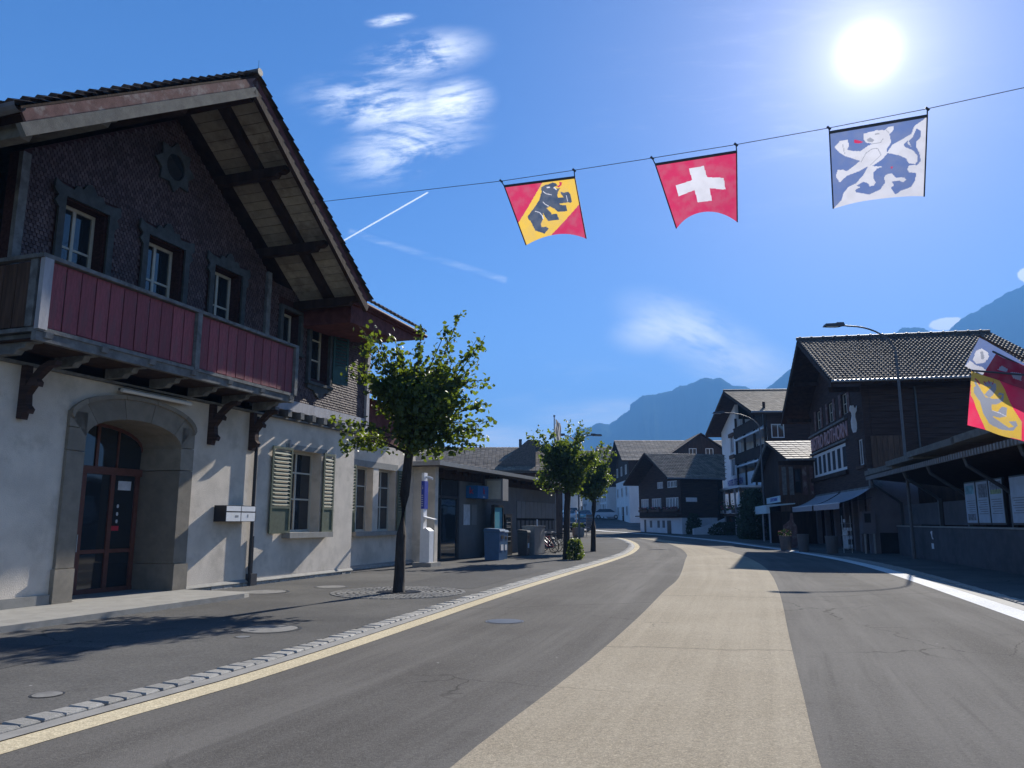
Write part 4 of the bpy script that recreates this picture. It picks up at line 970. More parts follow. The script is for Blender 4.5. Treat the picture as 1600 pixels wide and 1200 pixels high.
# wall figure, meter box, postcard rack, ice cream board, flower tubs
fg = thing('wall_figure', 'pale blue carved animal figure fixed high on the corner of the dark bistro', 'figure', BW(-.30, 1.0, 6.2), BR)
MB().prism([(0, 0), (.14, .02), (.19, .2), (.2, .5), (.15, .8), (.16, 1.0), (.24, 1.15), (.26, 1.42), (.20, 1.28), (.13, 1.33), (.10, 1.45), (.02, 1.42), (-.05, 1.44), (-.08, 1.34), (-.09, 1.18), (-.02, 1.06), (.0, .9), (-.07, .6), (-.06, .25)], 'y', -.05, .05).obj('figure_body', 'white_paint', fg)
mtb = thing('meter_cabinet', 'grey utility cabinet on legs at the bistro corner', 'cabinet', BW(-.5, -.2, 0), BR)
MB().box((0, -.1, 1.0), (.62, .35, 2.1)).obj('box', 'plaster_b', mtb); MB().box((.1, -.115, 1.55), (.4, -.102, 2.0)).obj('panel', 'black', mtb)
for x in (.06, .5): MB().box((x, 0, 0), (x + .07, .1, .998)).obj('leg', 'steel', mtb)
rk = thing('postcard_rack', 'wire postcard rack standing beside the meter cabinet', 'rack', BW(-1.1, .5, 0), BR)
for z in (.25, .9, 1.5): MB().box((-.22, -.2, z), (.22, .2, z + .02)).obj('shelf', 'steel', rk)
for x in (-.2, .2): MB().tube([(x, 0, 0), (x, 0, 1.9)], .015, 6).obj('upright', 'white_frame', rk)
for k in range(10): MB().box((-.19 + (k % 3) * .14, -.21, .3 + (k // 3) * .42), (-.08 + (k % 3) * .14, -.2, .46 + (k // 3) * .42)).obj('card', 'paper', rk)
def tub(loc, label, r=.3, h=.75, flowers=True, name='flower_tub', cat='planter', m_='terracotta', rz=0):
    b = thing(name, label, cat, loc, rz)
    MB().tube([(0, 0, 0), (0, 0, h * .8), (0, 0, h)], [r * .78, r * .95, r], 14).obj('tub', m_, b)
    if flowers:
        mb = MB()
        for k in range(140):
            a = random.uniform(0, 2 * pi); q = r * 1.15 * sqrt(random.random()); z = h + random.uniform(-.03, .42) * (1 - .4 * q / r)
            leafq(mb, Vector((q * cos(a), q * sin(a), z)), .055, 1 if random.random() < .22 else 0)
        mb.obj('plants', ['leaf_dk', 'flower'], b, kind='stuff')
def leafq(mb, p, sz, mi=0, flat=.5):
    n = Vector((random.gauss(0, 1), random.gauss(0, 1), random.gauss(0, 1) + flat)).normalized()
    u = n.orthogonal().normalized(); a = random.uniform(0, 2 * pi); w = n.cross(u); u2 = u * cos(a) + w * sin(a); w2 = n.cross(u2)
    k = n * sz * .22
    mb.add([p - u2 * sz, p - w2 * sz * .8 + k - u2 * sz * .25, p - w2 * sz * .5 + k + u2 * sz * .5, p + u2 * sz * 1.1, p + w2 * sz * .5 + k + u2 * sz * .5, p + w2 * sz * .8 + k - u2 * sz * .25], [(0, 1, 2, 3), (0, 3, 4, 5)], mi)
tub((15.9, 39.3, 0), 'round pale tub at the foot of the second bistro pillar', .32, .9, False)
tub((15.45, 41.9, 0), 'round pale tub in front of the gap between the two awnings', .32, .95, False)
tub((15.1, 43.6, .025), 'flower tub under the teal awning beside the road', .34, .8)
ib = thing('ice_cream_board', 'menu board shaped like an ice cream cone under the teal awning', 'board', (16.5, 46.8, .03), BR); ib.scale = (.7, .7, .8)
MB().prism([(-.5, 0), (.55, 0), (.6, 1.6), (.35, 1.95), (.3, 2.6), (.12, 2.6), (.05, 2.1), (-.25, 1.85), (-.5, 1.7), (-.55, 1.2)], 'y', -.04, .04).obj('board', 'verge_pink', ib)
fnc = thing('white_fence_panel', 'little white slatted fence panel between bistro pillars', 'fence', BW(-.3, 4.1, 0), BR)
for k in range(5): MB().box((0, k * .22, .1), (.04, k * .22 + .09, 1.15)).obj('slat', 'white_paint', fnc)
MB().box((.045, 0, .9), (.07, 1.0, 1.0)).box((.045, 0, .25), (.07, 1.0, .35)).obj('rail', 'white_paint', fnc)

# teal canopy with its sign
tc_ = thing('canopy', 'pale teal canopy with a cafe sign above it beyond the grey awnings', 'canopy', BW(0, 0, 0), BR)
MB().prism([(-3.2, 2.15), (-3.2, 2.72), (-3.0, 2.75), (-1.3, 2.85), (-1.3, 2.78), (-3.0, 2.6), (-2.98, 2.15)], 'y', 13.9, 21.6).obj('roof_panel', 'awning_teal', tc_)
MB().box((-2.3, 13.8, 2.92), (-2.24, 20.5, 3.35)).obj('sign_board', 'awning_teal', tc_)
text('CAFE RESTAURANT', .34, 'blue_sign', tc_, (-2.31, 16.6, 3.13), -pi / 2, 'lettering', .004, 1.2)
for s in (14.1, 17.5, 21.3): MB().tube([(-3.0, s, 0.1), (-3.0, s, 2.5)], .06, 8).obj('post', 'post_white', tc_)
MB().box((-3.0, 14.2, 0), (-1.3, 14.3, 2.3)).obj('side_screen', 'dark_wood', tc_)

# small house between bistro and hotel
S0, SB = (20.16, 58.55), 8
SW = frame(S0, SB)
sh = thing('small_chalet', 'small dark chalet with a pale stone plate roof squeezed beside the bistro', 'building', (S0[0], S0[1], -.2), -R(SB)); sh.scale = (1.126,) * 3
MB().box((0, -4.5, 0), (7, 7.2, 5.3)).prism([(-4.5, 5.3), (7.2, 5.3), (1.5, 6.85)], 'x', 0, 7).obj('wall', 'dark_wood', sh)
MB().box((-.95, -4.5, 0), (0, -3.7, 5.25)).obj('bay_wall', 'dark_wood', sh)
for k in range(8): MB().box((-.94 + k * .3, -4.54, 2.2), (-.94 + k * .3 + .285, -4.503, 5.0)).obj('wall_plank', 'brown_wood', sh)
for k, x in enumerate((-.78, -.36, .42, .84)): MB().box((x, -4.60, 3.2), (x + .24, -4.545, 4.9)).obj('shutter', 'verge_pink' if k > 1 else 'grey_wood', sh)
window(sh, (.14, -4.55, 3.3), '-s', .45, 1.5, 1, 2, 'dark_wood')
for e, zz in ((-5.1, 5.3), (8.3, 4.72)):
    MB().slab([(-.55, 1.5, 7.04), (-.55, e, zz), (7.2, e, zz), (7.2, 1.5, 7.04)], .14).obj('roof_sheathing', 'dark_wood', sh)
    tiles((-.58, 1.5, 7.08), (7.8, 0, 0), (0, e - 1.5, zz - 7.04), 16, 9, 'plates', sh, wave=False, th=.03, lift=.03)
MB().slab([(-.58, 1.5, 7.0), (-.58, 8.35, 4.7), (-.48, 8.35, 4.7), (-.48, 1.5, 7.0)], .2).obj('verge_board', 'grey_wood', sh)
MB().tube([(-.55, -5.15, 5.3), (7, -5.15, 5.3)], .06, 8).obj('gutter', 'steel', sh)

# hotel
H0, HB = (22.52, 68.0), 3.6
HW = frame(H0, HB)
ho = thing('hotel_building', 'tall white hotel with dark balconies and a wide gable beyond the bistro', 'building', (H0[0], H0[1], -.18), -R(HB)); ho.scale = (1.115,) * 3
wall(10.9, 17.5, 4.4, 9.9, [(12.1, 13.7, 5.9, 7.5), (12.1, 13.7, 8.0, 9.6)], 0, .3).obj('end_wall', 'white_plaster', ho)
MB().prism([(10.9, 9.9), (17.5, 9.9), (17.5, 10.6), (10.9, 12.4)], 'x', 0, .3).obj('end_wall', 'white_plaster', ho)
MB().box((1.3, .0, .2), (9, 17.49, 9.9)).obj('body', 'white_plaster', ho); MB().box((.3, 10.6, 4.4), (1.3, 10.89, 11)).obj('wing_wall', 'white_plaster', ho)
MB().prism([(0, 9.9), (17.5, 9.9), (17.5, 10.4), (9, 13.0), (0, 10.3)], 'x', 1.3, 9).obj('gable', 'dark_wood', ho)
MB().box((.0, -.03, 4.4), (9, -.003, 10.1)).obj('side_cladding', 'dark_wood_h', ho)
for z in (5.85, 8.05): window(ho, (.1, 12.9, z), '-t', 1.6, 1.65, 2, 1, 'white_frame', 'glass_l')
MB().box((-.12, 11.9, 9.56), (-.003, 13.9, 9.9)).box((-.12, 11.9, 7.5), (-.003, 13.9, 7.85)).obj('blind_box', 'brown_wood', ho)
for z in (6.6, 9.0):
    MB().box((-.3, .2, z - .15), (1.29, 10.58, z)).obj('balcony_slab', 'white_plaster', ho)
    for k in range(15): MB().box((-.32, .2 + k * .69, z + .1), (-.28, .2 + k * .69 + .66, z + .95)).obj('balcony_board', 'dark_wood', ho)
    MB().box((-.36, .2, z + .97), (-.26, 10.58, z + 1.04)).obj('handrail', 'dark_wood', ho)
for s in (.1, 3.6, 7.1, 10.3): MB().box((-.2, s, 4.5), (-.02, s + .18, 11.0)).obj('post', 'dark_wood', ho)
for z in (4.9, 7.0, 9.3):
    for s in (1.8, 5.2, 8.6): window(ho, (1.26, s, z), '-t', 1.4, 1.5, 2, 1, 'white_frame', 'glass')
window(ho, (.8, -.05, 8.1), '-s', 1.0, 1.1, 2, 1, 'white_frame', 'glass')
MB().box((-.06, .0, 4.4), (-.003, 17.4, 5.86)).obj('sign_band', 'white_plaster', ho)
text('HOTEL STERNEN', .80, 'blue_sign', ho, (-.08, 12.0, 5.22), -pi / 2, 'lettering', .01, 1.05)
for e, zz in ((-1.0, 10.05), (18.7, 10.35)):
    MB().slab([(-1.4, 8.9, 13.3), (-1.4, e, zz), (10, e, zz), (10, 8.9, 13.3)], .2).obj('roof_sheathing', 'dark_wood', ho)
    tiles((-1.42, 8.9, 13.36), (11.4, 0, 0), (0, e - 8.9, zz - 13.3), 40, 22, 'tiles_l', ho, wave=False, lift=.02)
MB().tube([(-1.4, -1.05, 10.05), (10, -1.05, 10.05)], .07, 8).obj('gutter', 'steel', ho)
MB().tube([(-1.42, 8.9, 13.42), (10, 8.9, 13.42)], .1, 8).obj('ridge_tiles', 'tile_dk', ho)
tr_ = thing('hotel_terrace', 'raised hotel terrace with posts, flower boxes and a flat canopy', 'terrace', (H0[0], H0[1], -.18), -R(HB)); tr_.scale = (1.115,) * 3
MB().box((-2.4, .3, 4.25), (-.1, 15.3, 4.42)).obj('canopy', 'white_plaster', tr_)
MB().box((-2.3, .3, 2.05), (-.1, 15.2, 2.25)).obj('deck', 'brown_wood', tr_)
for k in range(8): MB().box((-2.28, .35 + k * 2.1, 0.2), (-2.14, .49 + k * 2.1, 4.24)).obj('post', 'post_white' if k % 2 else 'brown_wood', tr_)
for k in range(13):
    MB().box((-2.42, 2.5 + k * .98, 2.28), (-2.16, 2.5 + k * .98 + .7, 2.55)).obj('flower_box', 'white_paint' if k % 3 else 'plaster_b', tr_)
pb = MB()
for k in range(700):
    s = random.uniform(2.3, 15); leafq(pb, Vector((-2.3 + random.uniform(-.2, .2), s, 2.55 + random.random() ** 1.5 * (.4 + .5 * (mnoise.noise(Vector((s, 0, 0))) > .1)))), .07, 1 if random.random() < .15 else 0)
pb.obj('box_plants', ['leaf', 'flower'], tr_, kind='stuff')
for k in range(3): MB().box((-2.32, .4 + k * .7, 2.26), (-2.30, 1.0 + k * .7, 2.95)).obj('railing_panel', 'plaster_b', tr_)
MB().box((-1.5, .4, .1), (-.1, 15.1, 2.04)).obj('undercroft', 'dark_room', tr_)
for k, s in enumerate((3.5, 7, 10.5)): MB().box((-1.56, s, .3), (-1.505, s + 1.5, 1.8)).obj('door', 'brown_wood' if k % 2 else 'grey_panel', tr_)
for s, l in ((.8, 'closed white parasol on the hotel terrace behind the hedge'), (-6.5, 'closed white parasol on a post beside the small chalet')):
    pz = thing('closed_parasol', l, 'parasol', HW(-2.2 if s > 0 else -4.2, s, 2.12 if s > 0 else .25), 0)
    MB().tube([(0, 0, 0), (0, 0, 1.9 if s > 0 else 3.9)], .03, 6).obj('pole', 'post_white', pz); h = .6 if s > 0 else 2.5
    MB().tube([(0, 0, h), (0, 0, h + .25), (0, 0, h + 1.3)], [.16, .2, .02], 8).obj('canopy', 'white_paint', pz)

# dark chalet with white base
W0, WB = (15.98, 74.02), -16
WW = frame(W0, WB); gw = gz(74)
wo = thing('wooden_chalet', 'dark wooden chalet with white ground floor and grid of little windows', 'building', (W0[0], W0[1], 0), -R(WB))
wall(0, 9.2, 1.96, 5.9, [(.5, 3.1, 2.85, 3.9), (4.1, 6.2, 2.85, 3.9), (6.9, 8.7, 2.85, 3.9), (.7, 2.7, 4.85, 5.5), (3.6, 4.9, 4.85, 5.5)], 0, .25).obj('timber_wall', 'dark_wood_h', wo)
MB().prism([(0, 5.9), (9.2, 5.9), (4.2, 8.2)], 'x', 0, .25).obj('gable', 'dark_wood_h', wo)
MB().prism([(.4, 0), (3.9, 0), (7, 4.1), (7, 9.2), (.4, 9.2)], 'z', 2, 5.8).obj('body', 'dark_wood_h', wo)
MB().box((.26, -.03, 1.98), (3.9, -.003, 5.8)).obj('side_cladding', 'dark_wood_h', wo)
MB().box((.03, .03, gw - .2), (3.8, 9.1, 1.955)).obj('base_wall', 'white_plaster', wo)
for a, b, z0, z1, n_ in ((.5, 3.1, 2.85, 3.9, 4), (4.1, 6.2, 2.85, 3.9, 4), (6.9, 8.7, 2.85, 3.9, 4), (.7, 2.7, 4.85, 5.5, 3), (3.6, 4.9, 4.85, 5.5, 3)):
    w = (b - a) / n_
    for k in range(n_): window(wo, (.05, a + w * (k + .5), z0), '-t', w * .96, z1 - z0, 2, 1, 'white_frame', bw=.08)
for a, b in ((.4, 3.2), (4.0, 6.3), (6.8, 8.8)):
    MB().box((-.3, a, 2.55), (-.003, b, 2.78)).obj('flower_box', 'brown_wood', wo)
    pb = MB()
    for k in range(160): leafq(pb, Vector((-.2 + random.uniform(-.12, .12), random.uniform(a, b), 2.8 + random.uniform(-.05, .22))), .06, 1 if random.random() < .3 else 0)
    pb.obj('box_plants', ['leaf_dk', 'flower'], wo, kind='stuff')
MB().box((-.5, .0, 2.1), (-.003, 9.2, 2.2)).obj('balcony_slab', 'dark_wood', wo)
MB().box((.0, 2.2, gw), (.025, 3.0, 1.7)).box((.0, 7.7, gw), (.025, 8.1, 1.8)).obj('door', 'black', wo)
for a in (3.5, 4.6, 6.3): MB().box((.0, a, 1.0), (.022, a + .5, 1.7)).obj('base_window', 'grey_panel', wo)
for e, zz in ((-.7, 5.6), (9.4, 5.45)):
    re_ = 4.4 if e < 0 else 7.3
    MB().slab([(-1.7, 4.1, 8.34), (-1.7, e, zz), (re_, e, zz), (7.3, 4.1, 8.34)], .14).obj('roof_sheathing', 'dark_wood', wo)
    tiles((-1.72, 4.1, 8.38), (9.0, 0, 0), (0, e - 4.1, zz - 8.34), 33, 17, 'tiles_l', wo, lift=.04, skip=(lambda a, b: -1.72 + a * 9.0 > 7.3 - 2.9 * b) if e < 0 else None)
MB().tube([(-1.7, -.76, 5.6), (4.4, -.76, 5.6)], .06, 8).obj('gutter', 'steel', wo)
MB().box((.5, -.08, 3.45), (1.65, -.035, 3.85)).obj('sign_board', 'white_paint', wo)
text('Chalet', .26, 'blue_sign', wo, (1.08, -.09, 3.65), 0, 'lettering', .003) if False else None
gwl = thing('garden_wall', 'white sloping garden wall climbing between dark chalet and hotel terrace', 'wall', (W0[0], W0[1], 0), -R(WB))
MB().prism([(.3, gw - .1), (3.6, gw - .1), (3.6, 1.9), (2.6, 1.5), (1.5, 1.2), (.3, .95)], 'y', -1.6, -1.4).obj('rendered_wall', 'white_plaster', gwl)

# terrace of houses further up the street
def far_house(x, y, w, dp, zr, ze, lowz, label, mroof='tiles_l', cross=False, lowm='white_plaster', skew=0):
    g0 = gz(y) - .2
    h = thing('street_house', label, 'building', (x, y, 0), R(skew), 'houses along the far side street')
    MB().box((0, 0, g0), (w, dp, lowz)).obj('lower_wall', lowm, h)
    MB().box((-.02, -.02, lowz), (w, dp, ze + .1)).prism([(-.02, ze + .1), (dp, ze + .1), (dp / 2, zr - .15)], 'x', -.02, w).obj('upper_wall', 'dark_wood', h)
    for e in (-.9, dp + .9):
        zz = ze - .1
        MB().slab([(-1.0, dp / 2, zr), (-1.0, e, zz), (w + 1, e, zz), (w + 1, dp / 2, zr)], .15).obj('roof_sheathing', 'dark_wood', h)
        if e < 0: tiles((-1.02, dp / 2, zr + .04), (w + 2, 0, 0), (0, e - dp / 2, zz - zr), int(w * 2.2), 16, mroof, h, wave=False, lift=.02)
    for k in range(3):
        for z in (g0 + 1.2, lowz - 2.2, (lowz + ze) / 2 - .5):
            if z > g0 + 1: window(h, (-.06, dp * (k + .5) / 3, z), '-t', 1.2, 1.3, 2, 1, 'white_frame')
    MB().box((-.05, dp * .40, g0 + .2), (-.022, dp * .52, g0 + 2.4)).obj('door', 'dark_wood', h)
    if cross:
        MB().prism([(5.2, ze + .3), (13.4, ze + .3), (9.3, zr - .05)], 'y', -2.0, dp / 2).obj('cross_gable', 'dark_wood', h)
        MB().slab([(9.3, -2.4, zr + .15), (4.6, -2.4, ze + .25), (4.6, dp / 2, ze + .25), (9.3, dp / 2, zr + .15)], .15).slab([(9.3, -2.4, zr + .15), (14.0, -2.4, ze + .25), (14.0, dp / 2, ze + .25), (9.3, dp / 2, zr + .15)], .15).obj('cross_roof', 'dark_wood', h)
        for x_ in (8.2, 10.4): window(h, (x_, -2.04, ze + .5), '-s', 1.0, .9, 2, 1, 'white_frame')
        MB().box((16.2, 1.0, ze + 1.0), (17.6, 2.2, zr + .2)).obj('chimney', 'dark_wood', h)
    return h
far_house(15.6, 104, 22, 13, 13.0, 9.7, 7.2, 'large brown roofed house with a dark cross gable behind the wooden chalet', cross=True)
far_house(14.4, 119, 14, 9, 13.3, 10.5, 6.8, 'second house up the side street with grey white ground floor')
far_house(12.6, 131, 14, 9, 13.8, 11.0, 6.5, 'third and smallest looking house up the side street')
bh_ = thing('street_house', 'pale house closing the far end of the street behind the parked cars', 'building', (5.5, 142, 2), 0)
MB().box((0, 0, 0), (9, 8, 6)).obj('wall', 'white_plaster', bh_); MB().slab([(-.6, 4, 8.2), (-.6, -.6, 5.9), (9.6, -.6, 5.9), (9.6, 4, 8.2)], .15).slab([(-.6, 4, 8.2), (-.6, 8.6, 5.9), (9.6, 8.6, 5.9), (9.6, 4, 8.2)], .15).obj('roof', 'tile_br', bh_)
for k in range(3):
    for z in (1, 3.6): window(bh_, (1.5 + k * 3, -.05, z), '-s', 1.1, 1.4, 2, 1, 'white_frame')

# big brown roof behind the kiosk
lb = thing('station_shed', 'long building with a wide brown roof and two chimneys behind the kiosk', 'building', (-17, 62, 0), 0)
MB().box((0, 0, 0), (21, 11, 5.7)).prism([(0, 5.7), (11, 5.7), (5.5, 7.6)], 'x', 0, 21).obj('wall', 'brown_wood', lb)
for e in (-.8, 11.8): MB().slab([(-.8, 5.5, 7.95), (-.8, e, 5.5), (21.8, e, 5.5), (21.8, 5.5, 7.95)], .15).obj('roof_sheathing', 'tile_dk', lb)
tiles((-.82, 5.5, 8.0), (22.6, 0, 0), (0, -6.3, -2.45), 70, 22, 'tiles_l', lb, wave=False, lift=.015)
for x in (17.6, 18.6): MB().box((x, 4.6, 7.2), (x + (.25 if x < 18 else .8), 5.2, 8.6 if x < 18 else 8.5)).obj('chimney', 'tile_dk', lb)
MB().prism([(15.8, 6.0), (18.9, 6.0), (18.9, 8.1), (18.3, 8.1)], 'y', .2, 4.6).obj('dormer', 'tile_dk', lb)

# ================================================================== SHELTER ON THE RIGHT
E0, EB = (18.58, 37.97), 13
EW = frame(E0, EB); ER = -R(EB)
M['wall_dk'] = mat('shaded_grimy_render', (.085, .08, .085), .9, .15, 2, .5, 30, dirt=(.05, .05, .05), dscale=.8)  # shade of the shelter side is put into the base grey, plus random grime
lw = thing('low_wall', 'long low grey wall carrying the shelter posts on the right', 'wall', (E0[0], E0[1], 0), ER)
for k in range(6): MB().box((.0, -19.2 + k * 3.2, 0), (.22, -19.2 + k * 3.2 + 3.185, 1.36)).obj('wall_panel', 'wall_dk', lw)
MB().box((-.04, -19.3, 1.362), (.27, 0, 1.42)).obj('coping', 'concrete', lw)
MB().prism([(-5.75, .88), (-5.6, .9), (-5.5, 1.1), (-5.42, 1.15), (-5.5, 1.2), (-5.66, 1.22), (-5.6, 1.0)], 'x', -.02, -.004).box((-.02, -5.72, .5), (-.004, -5.45, .72)).obj('painted_mark', 'white_paint', lw)
sl_ = thing('shelter', 'open shelter with sloping dark roof and angled posts on the low wall', 'shelter', (E0[0], E0[1], 0), ER)
for s in (-.57, -6.58, -9.95, -13.95, -18.3):
    MB().box((.06, s - .07, 1.425), (.18, s + .07, 2.52)).obj('post', 'steel_dk', sl_)
    MB().tube([(.12, s, 2.45), (-.05, s, 2.62), (-1.05, s, 3.35), (-1.12, s, 3.62)], .06, 8).obj('strut', 'steel_dk', sl_)
MB().slab([(-1.25, -19.5, 3.78), (-1.25, .4, 3.78), (4.5, .4, 3.1), (4.5, -19.5, 3.1)], .08).obj('roof', 'dark_wood', sl_)
for k in range(76): MB().box((-1.30, -18.9 + k * .25, 3.58), (-1.19, -18.9 + k * .25 + .13, 3.76)).obj('rib', 'grey_panel_l', sl_) if -18.9 + k * .25 < -.3 else None
for a, b, z, y in ((-5.6, -.2, 3.80, 0), (-9.4, -5.0, 3.92, .1), (-14.5, -8.8, 4.0, .2), (-19, -14.2, 4.02, .2)):
    MB().prism([(-1.32 - y, z), (-.2, z + .02), (-.2, z + .10), (-1.32 - y, z + .22)], 'y', a, b).obj('eaves_board', 'verge_grey', sl_)
MB().box((3.9, -19.3, 0), (4.1, .2, 3.1)).obj('back_wall', 'dark_wood', sl_); MB().box((.28, -19.4, 0.0), (4.1, -19.2, 3.3)).obj('end_wall', 'dark_wood', sl_)
for a, b in ((-6.4, -.75), (-9.85, -6.75)): MB().box((.19, a, 1.47), (.215, b, 2.38)).obj('infill_panel', 'wall_dk', sl_)
nb_ = thing('notice_boards', 'black framed board of three pale blue tourist panels', 'notice board', (E0[0], E0[1], 0), ER)
def panel(a, b, parent, kind_):
    MB().box((-.02, a, 1.50), (.05, b, 2.98)).obj('panel_back', 'black', parent)
    p_ = MB().box((-.035, a + .05, 1.56), (-.022, b - .05, 2.93)).obj('poster', 'poster_blue', parent)
    w = b - a
    for (u0, u1, z0, z1, m_) in {0: [(.1, .9, 2.55, 2.85, 'photo_lake'), (.15, .9, 1.64, 1.86, 'photo_dark')], 1: [(.2, .95, 2.40, 2.85, 'photo_dark')], 2: [(.1, .95, 2.62, 2.88, 'photo_dark'), (.1, .95, 2.48, 2.62, 'photo_green')], 3: []}[kind_]:
        MB().box((-.042, b - .05 - (w - .1) * u1, z0), (-.036, b - .05 - (w - .1) * u0, z1)).obj('picture', m_, p_)
    for k in range(7):
        z = 2.3 - k * .075; MB().box((-.041, a + .15, z), (-.036, b - .18 - (k % 3) * .08, z + .018)).obj('text_line', 'grey_panel', p_)
M['poster_blue'] = mat('poster_blue', (.34, .42, .50), .5, .1, 3, 0); M['photo_dark'] = mat('photo_dark', (.13, .15, .18), .5, .6, 9, 0)
M['photo_green'] = mat('photo_green', (.20, .26, .12), .5, .4, 9, 0); M['photo_lake'] = mat('photo_lake', (.15, .35, .42), .5, .4, 5, 0)
for i, (a, b) in enumerate(((-11.25, -10.12), (-12.45, -11.3), (-13.7, -12.5))): panel(a, b, nb_, i)
nb2 = thing('notice_board', 'wide pale blue map board at the right end of the shelter wall', 'notice board', (E0[0], E0[1], 0), ER)
panel(-16.8, -14.25, nb2, 3)

# ================================================================== STREET LAMPS, FLAGPOLE
M['lamp_grey'] = mat('lamp_grey_paint', (.12, .12, .125), .6, .1, 8, .05, spec=.2)
def lamp(x, y, h, arm, adir, label, dbl=False, r=.07):
    z0 = gz(y); l = thing('street_lamp', label, 'street lamp', (x, y, z0), adir, 'curved arm street lamps')
    h -= z0
    MB().tube([(0, 0, 0), (0, 0, 1.1), (0, 0, 1.15), (0, 0, h - 1.4)], [r * 1.25, r * 1.2, r, r * .75], 10).obj('pole', 'lamp_grey', l)
    for sg in ((-1, 1) if dbl else (-1,)):
        pth = [(0, 0, h - 1.41)]
        for k in range(1, 11):
            a = pi / 2 * k / 10; pth.append((sg * arm * .86 * (1 - cos(a)) , 0, h - 1.41 + 1.36 * sin(a)))
        pth.append((sg * arm, 0, h - .02)); MB().tube(pth, [r * .72] + [r * .55] * 10 + [r * .5], 8).obj('arm', 'lamp_grey', l)
        x0 = sg * arm; MB().prism([(x0 - sg * .1, h - .03), (x0 - sg * .05, h + .10), (x0 + sg * .25, h + .10), (x0 + sg * .30, h + .06), (x0 + sg * .75, h + .04), (x0 + sg * .82, h - .08), (x0 + sg * .1, h - .08)], 'y', -.14, .14).obj('lamp_head', 'steel_dk', l)
        MB().box((x0 + sg * .2, -.1, h - .10), (x0 + sg * .7, .1, h - .082)).obj('lens', 'lens', l)
    return l
lamp(17.25, 34.0, 10.35, 2.35, 0, 'tall curved street lamp in front of the bistro roof')
lamp(19.3, 60.0, 10.0, 2.8, 0, 'curved street lamp reaching across the white hotel gable')
lamp(5.2, 61.0, 8.35, 1.1, 0, 'double armed street lamp rising behind the two small trees', True, .07)
fp = thing('flagpole', 'thin flagpole above the second tree', 'flagpole', (2.75, 50, gz(50)), 0)
MB().tube([(0, 0, 0), (0, 0, 8.25)], [.06, .04], 8).obj('pole', 'steel', fp); MB().tube([(0, 0, 8.25), (0, 0, 8.36)], .07, 8).obj('finial', 'steel', fp)
fb = MB(); nx, ny = 10, 16
vs = [(.05 + .04 * sin(j * .9) + (.55 * i / nx) * (.6 + .4 * j / ny), .12 * sin(i * 1.1 + j * .3), 8.15 - 2.6 * j / ny - (.35 * i / nx)) for j in range(ny + 1) for i in range(nx + 1)]
fb.v = vs
for j in range(ny):
    for i in range(nx): fb.f.append((j * (nx + 1) + i, j * (nx + 1) + i + 1, (j + 1) * (nx + 1) + i + 1, (j + 1) * (nx + 1) + i)); fb.mi.append(1 if i in (2, 5, 8) else 0)
fb.obj('banner', ['banner_white', 'grey_panel'], None, (2.75, 50, gz(50)), label='narrow pale striped banner hanging from the thin flagpole', cat='banner')

# ================================================================== TREES
def tree(x, y, H0_, cz, rx, rz_, seed, nprim, nleaf, ls, label, shoots=(), lean=0., tr=.12, lm='leaf'):
    rnd = random.Random(seed); st_ = random.getstate(); random.seed(seed)
    t = thing('lime_tree', label, 'tree', (x, y, gz(y)), 0, 'young lime trees along the left pavement')
    tm = MB(); tm.tube([(0, 0, -.05), (.01, 0, .4), (.03, .01, 1.3), (.06 + max(0, lean) * .12, 0, 2.2), (.10 + max(0, lean) * .35, 0, H0_), (.13 + lean * .75, .02, (H0_ + cz) / 2), (.13 + lean, .02, cz), (.12 + lean, .0, cz + rz_ * .7)], [tr * 1.15, tr * .98, tr * .92, tr * .88, tr * .84, tr * .66, tr * .42, tr * .12], 12)
    lf = MB(); tips = []
    for k in range(nprim):
        while True:
            p = Vector((rnd.uniform(-1, 1), rnd.uniform(-1, 1), rnd.uniform(-1, 1)))
            if .35 < p.length < 1: break
        tips.append(Vector((p.x * rx + lean * (2.1 if lean > 0 else 0), p.y * rx, cz + p.z * rz_)))
    tips += [Vector(s) for s in shoots]
    for i, tip in enumerate(tips):
        long = i >= nprim
        hz = min(max(H0_ * .96 + rnd.random() * (cz + rz_ * .3 - H0_), H0_ * .93), tip.z + .2)
        a = Vector((.1 + lean * min(1, .35 + .65 * max(0, hz - H0_) / (cz - H0_)), 0, hz)); mid = a.lerp(tip, .5) + Vector((rnd.uniform(-.12, .12), rnd.uniform(-.12, .12), .12))
        pts = [a, a.lerp(mid, .5) + Vector((0, 0, .03)), mid, mid.lerp(tip, .5), tip]
        tm.tube(pts, [.026, .021, .016, .011, .005], 5, 0, False)
        nl = int(nleaf / len(tips) * (.55 if long else 1.05))
        for q in range(nl):
            f = (.25 if not long else .35) + rnd.random() * (.80 if not long else .65); f = min(f, 1.04)
            seg = f * 4; j = min(3, int(seg)); p = pts[j].lerp(pts[j + 1], seg - j)
            sp = .24 * (1 - .5 * f) if not long else .08
            p = p + Vector((rnd.gauss(0, sp), rnd.gauss(0, sp), rnd.gauss(0, sp) - .04))
            leafq(lf, p, ls * rnd.uniform(.65, 1.15), 0, .3)
    tm.obj('trunk', 'bark', t, smooth=True); lf.obj('crown', lm, t)
    random.setstate(st_); return t
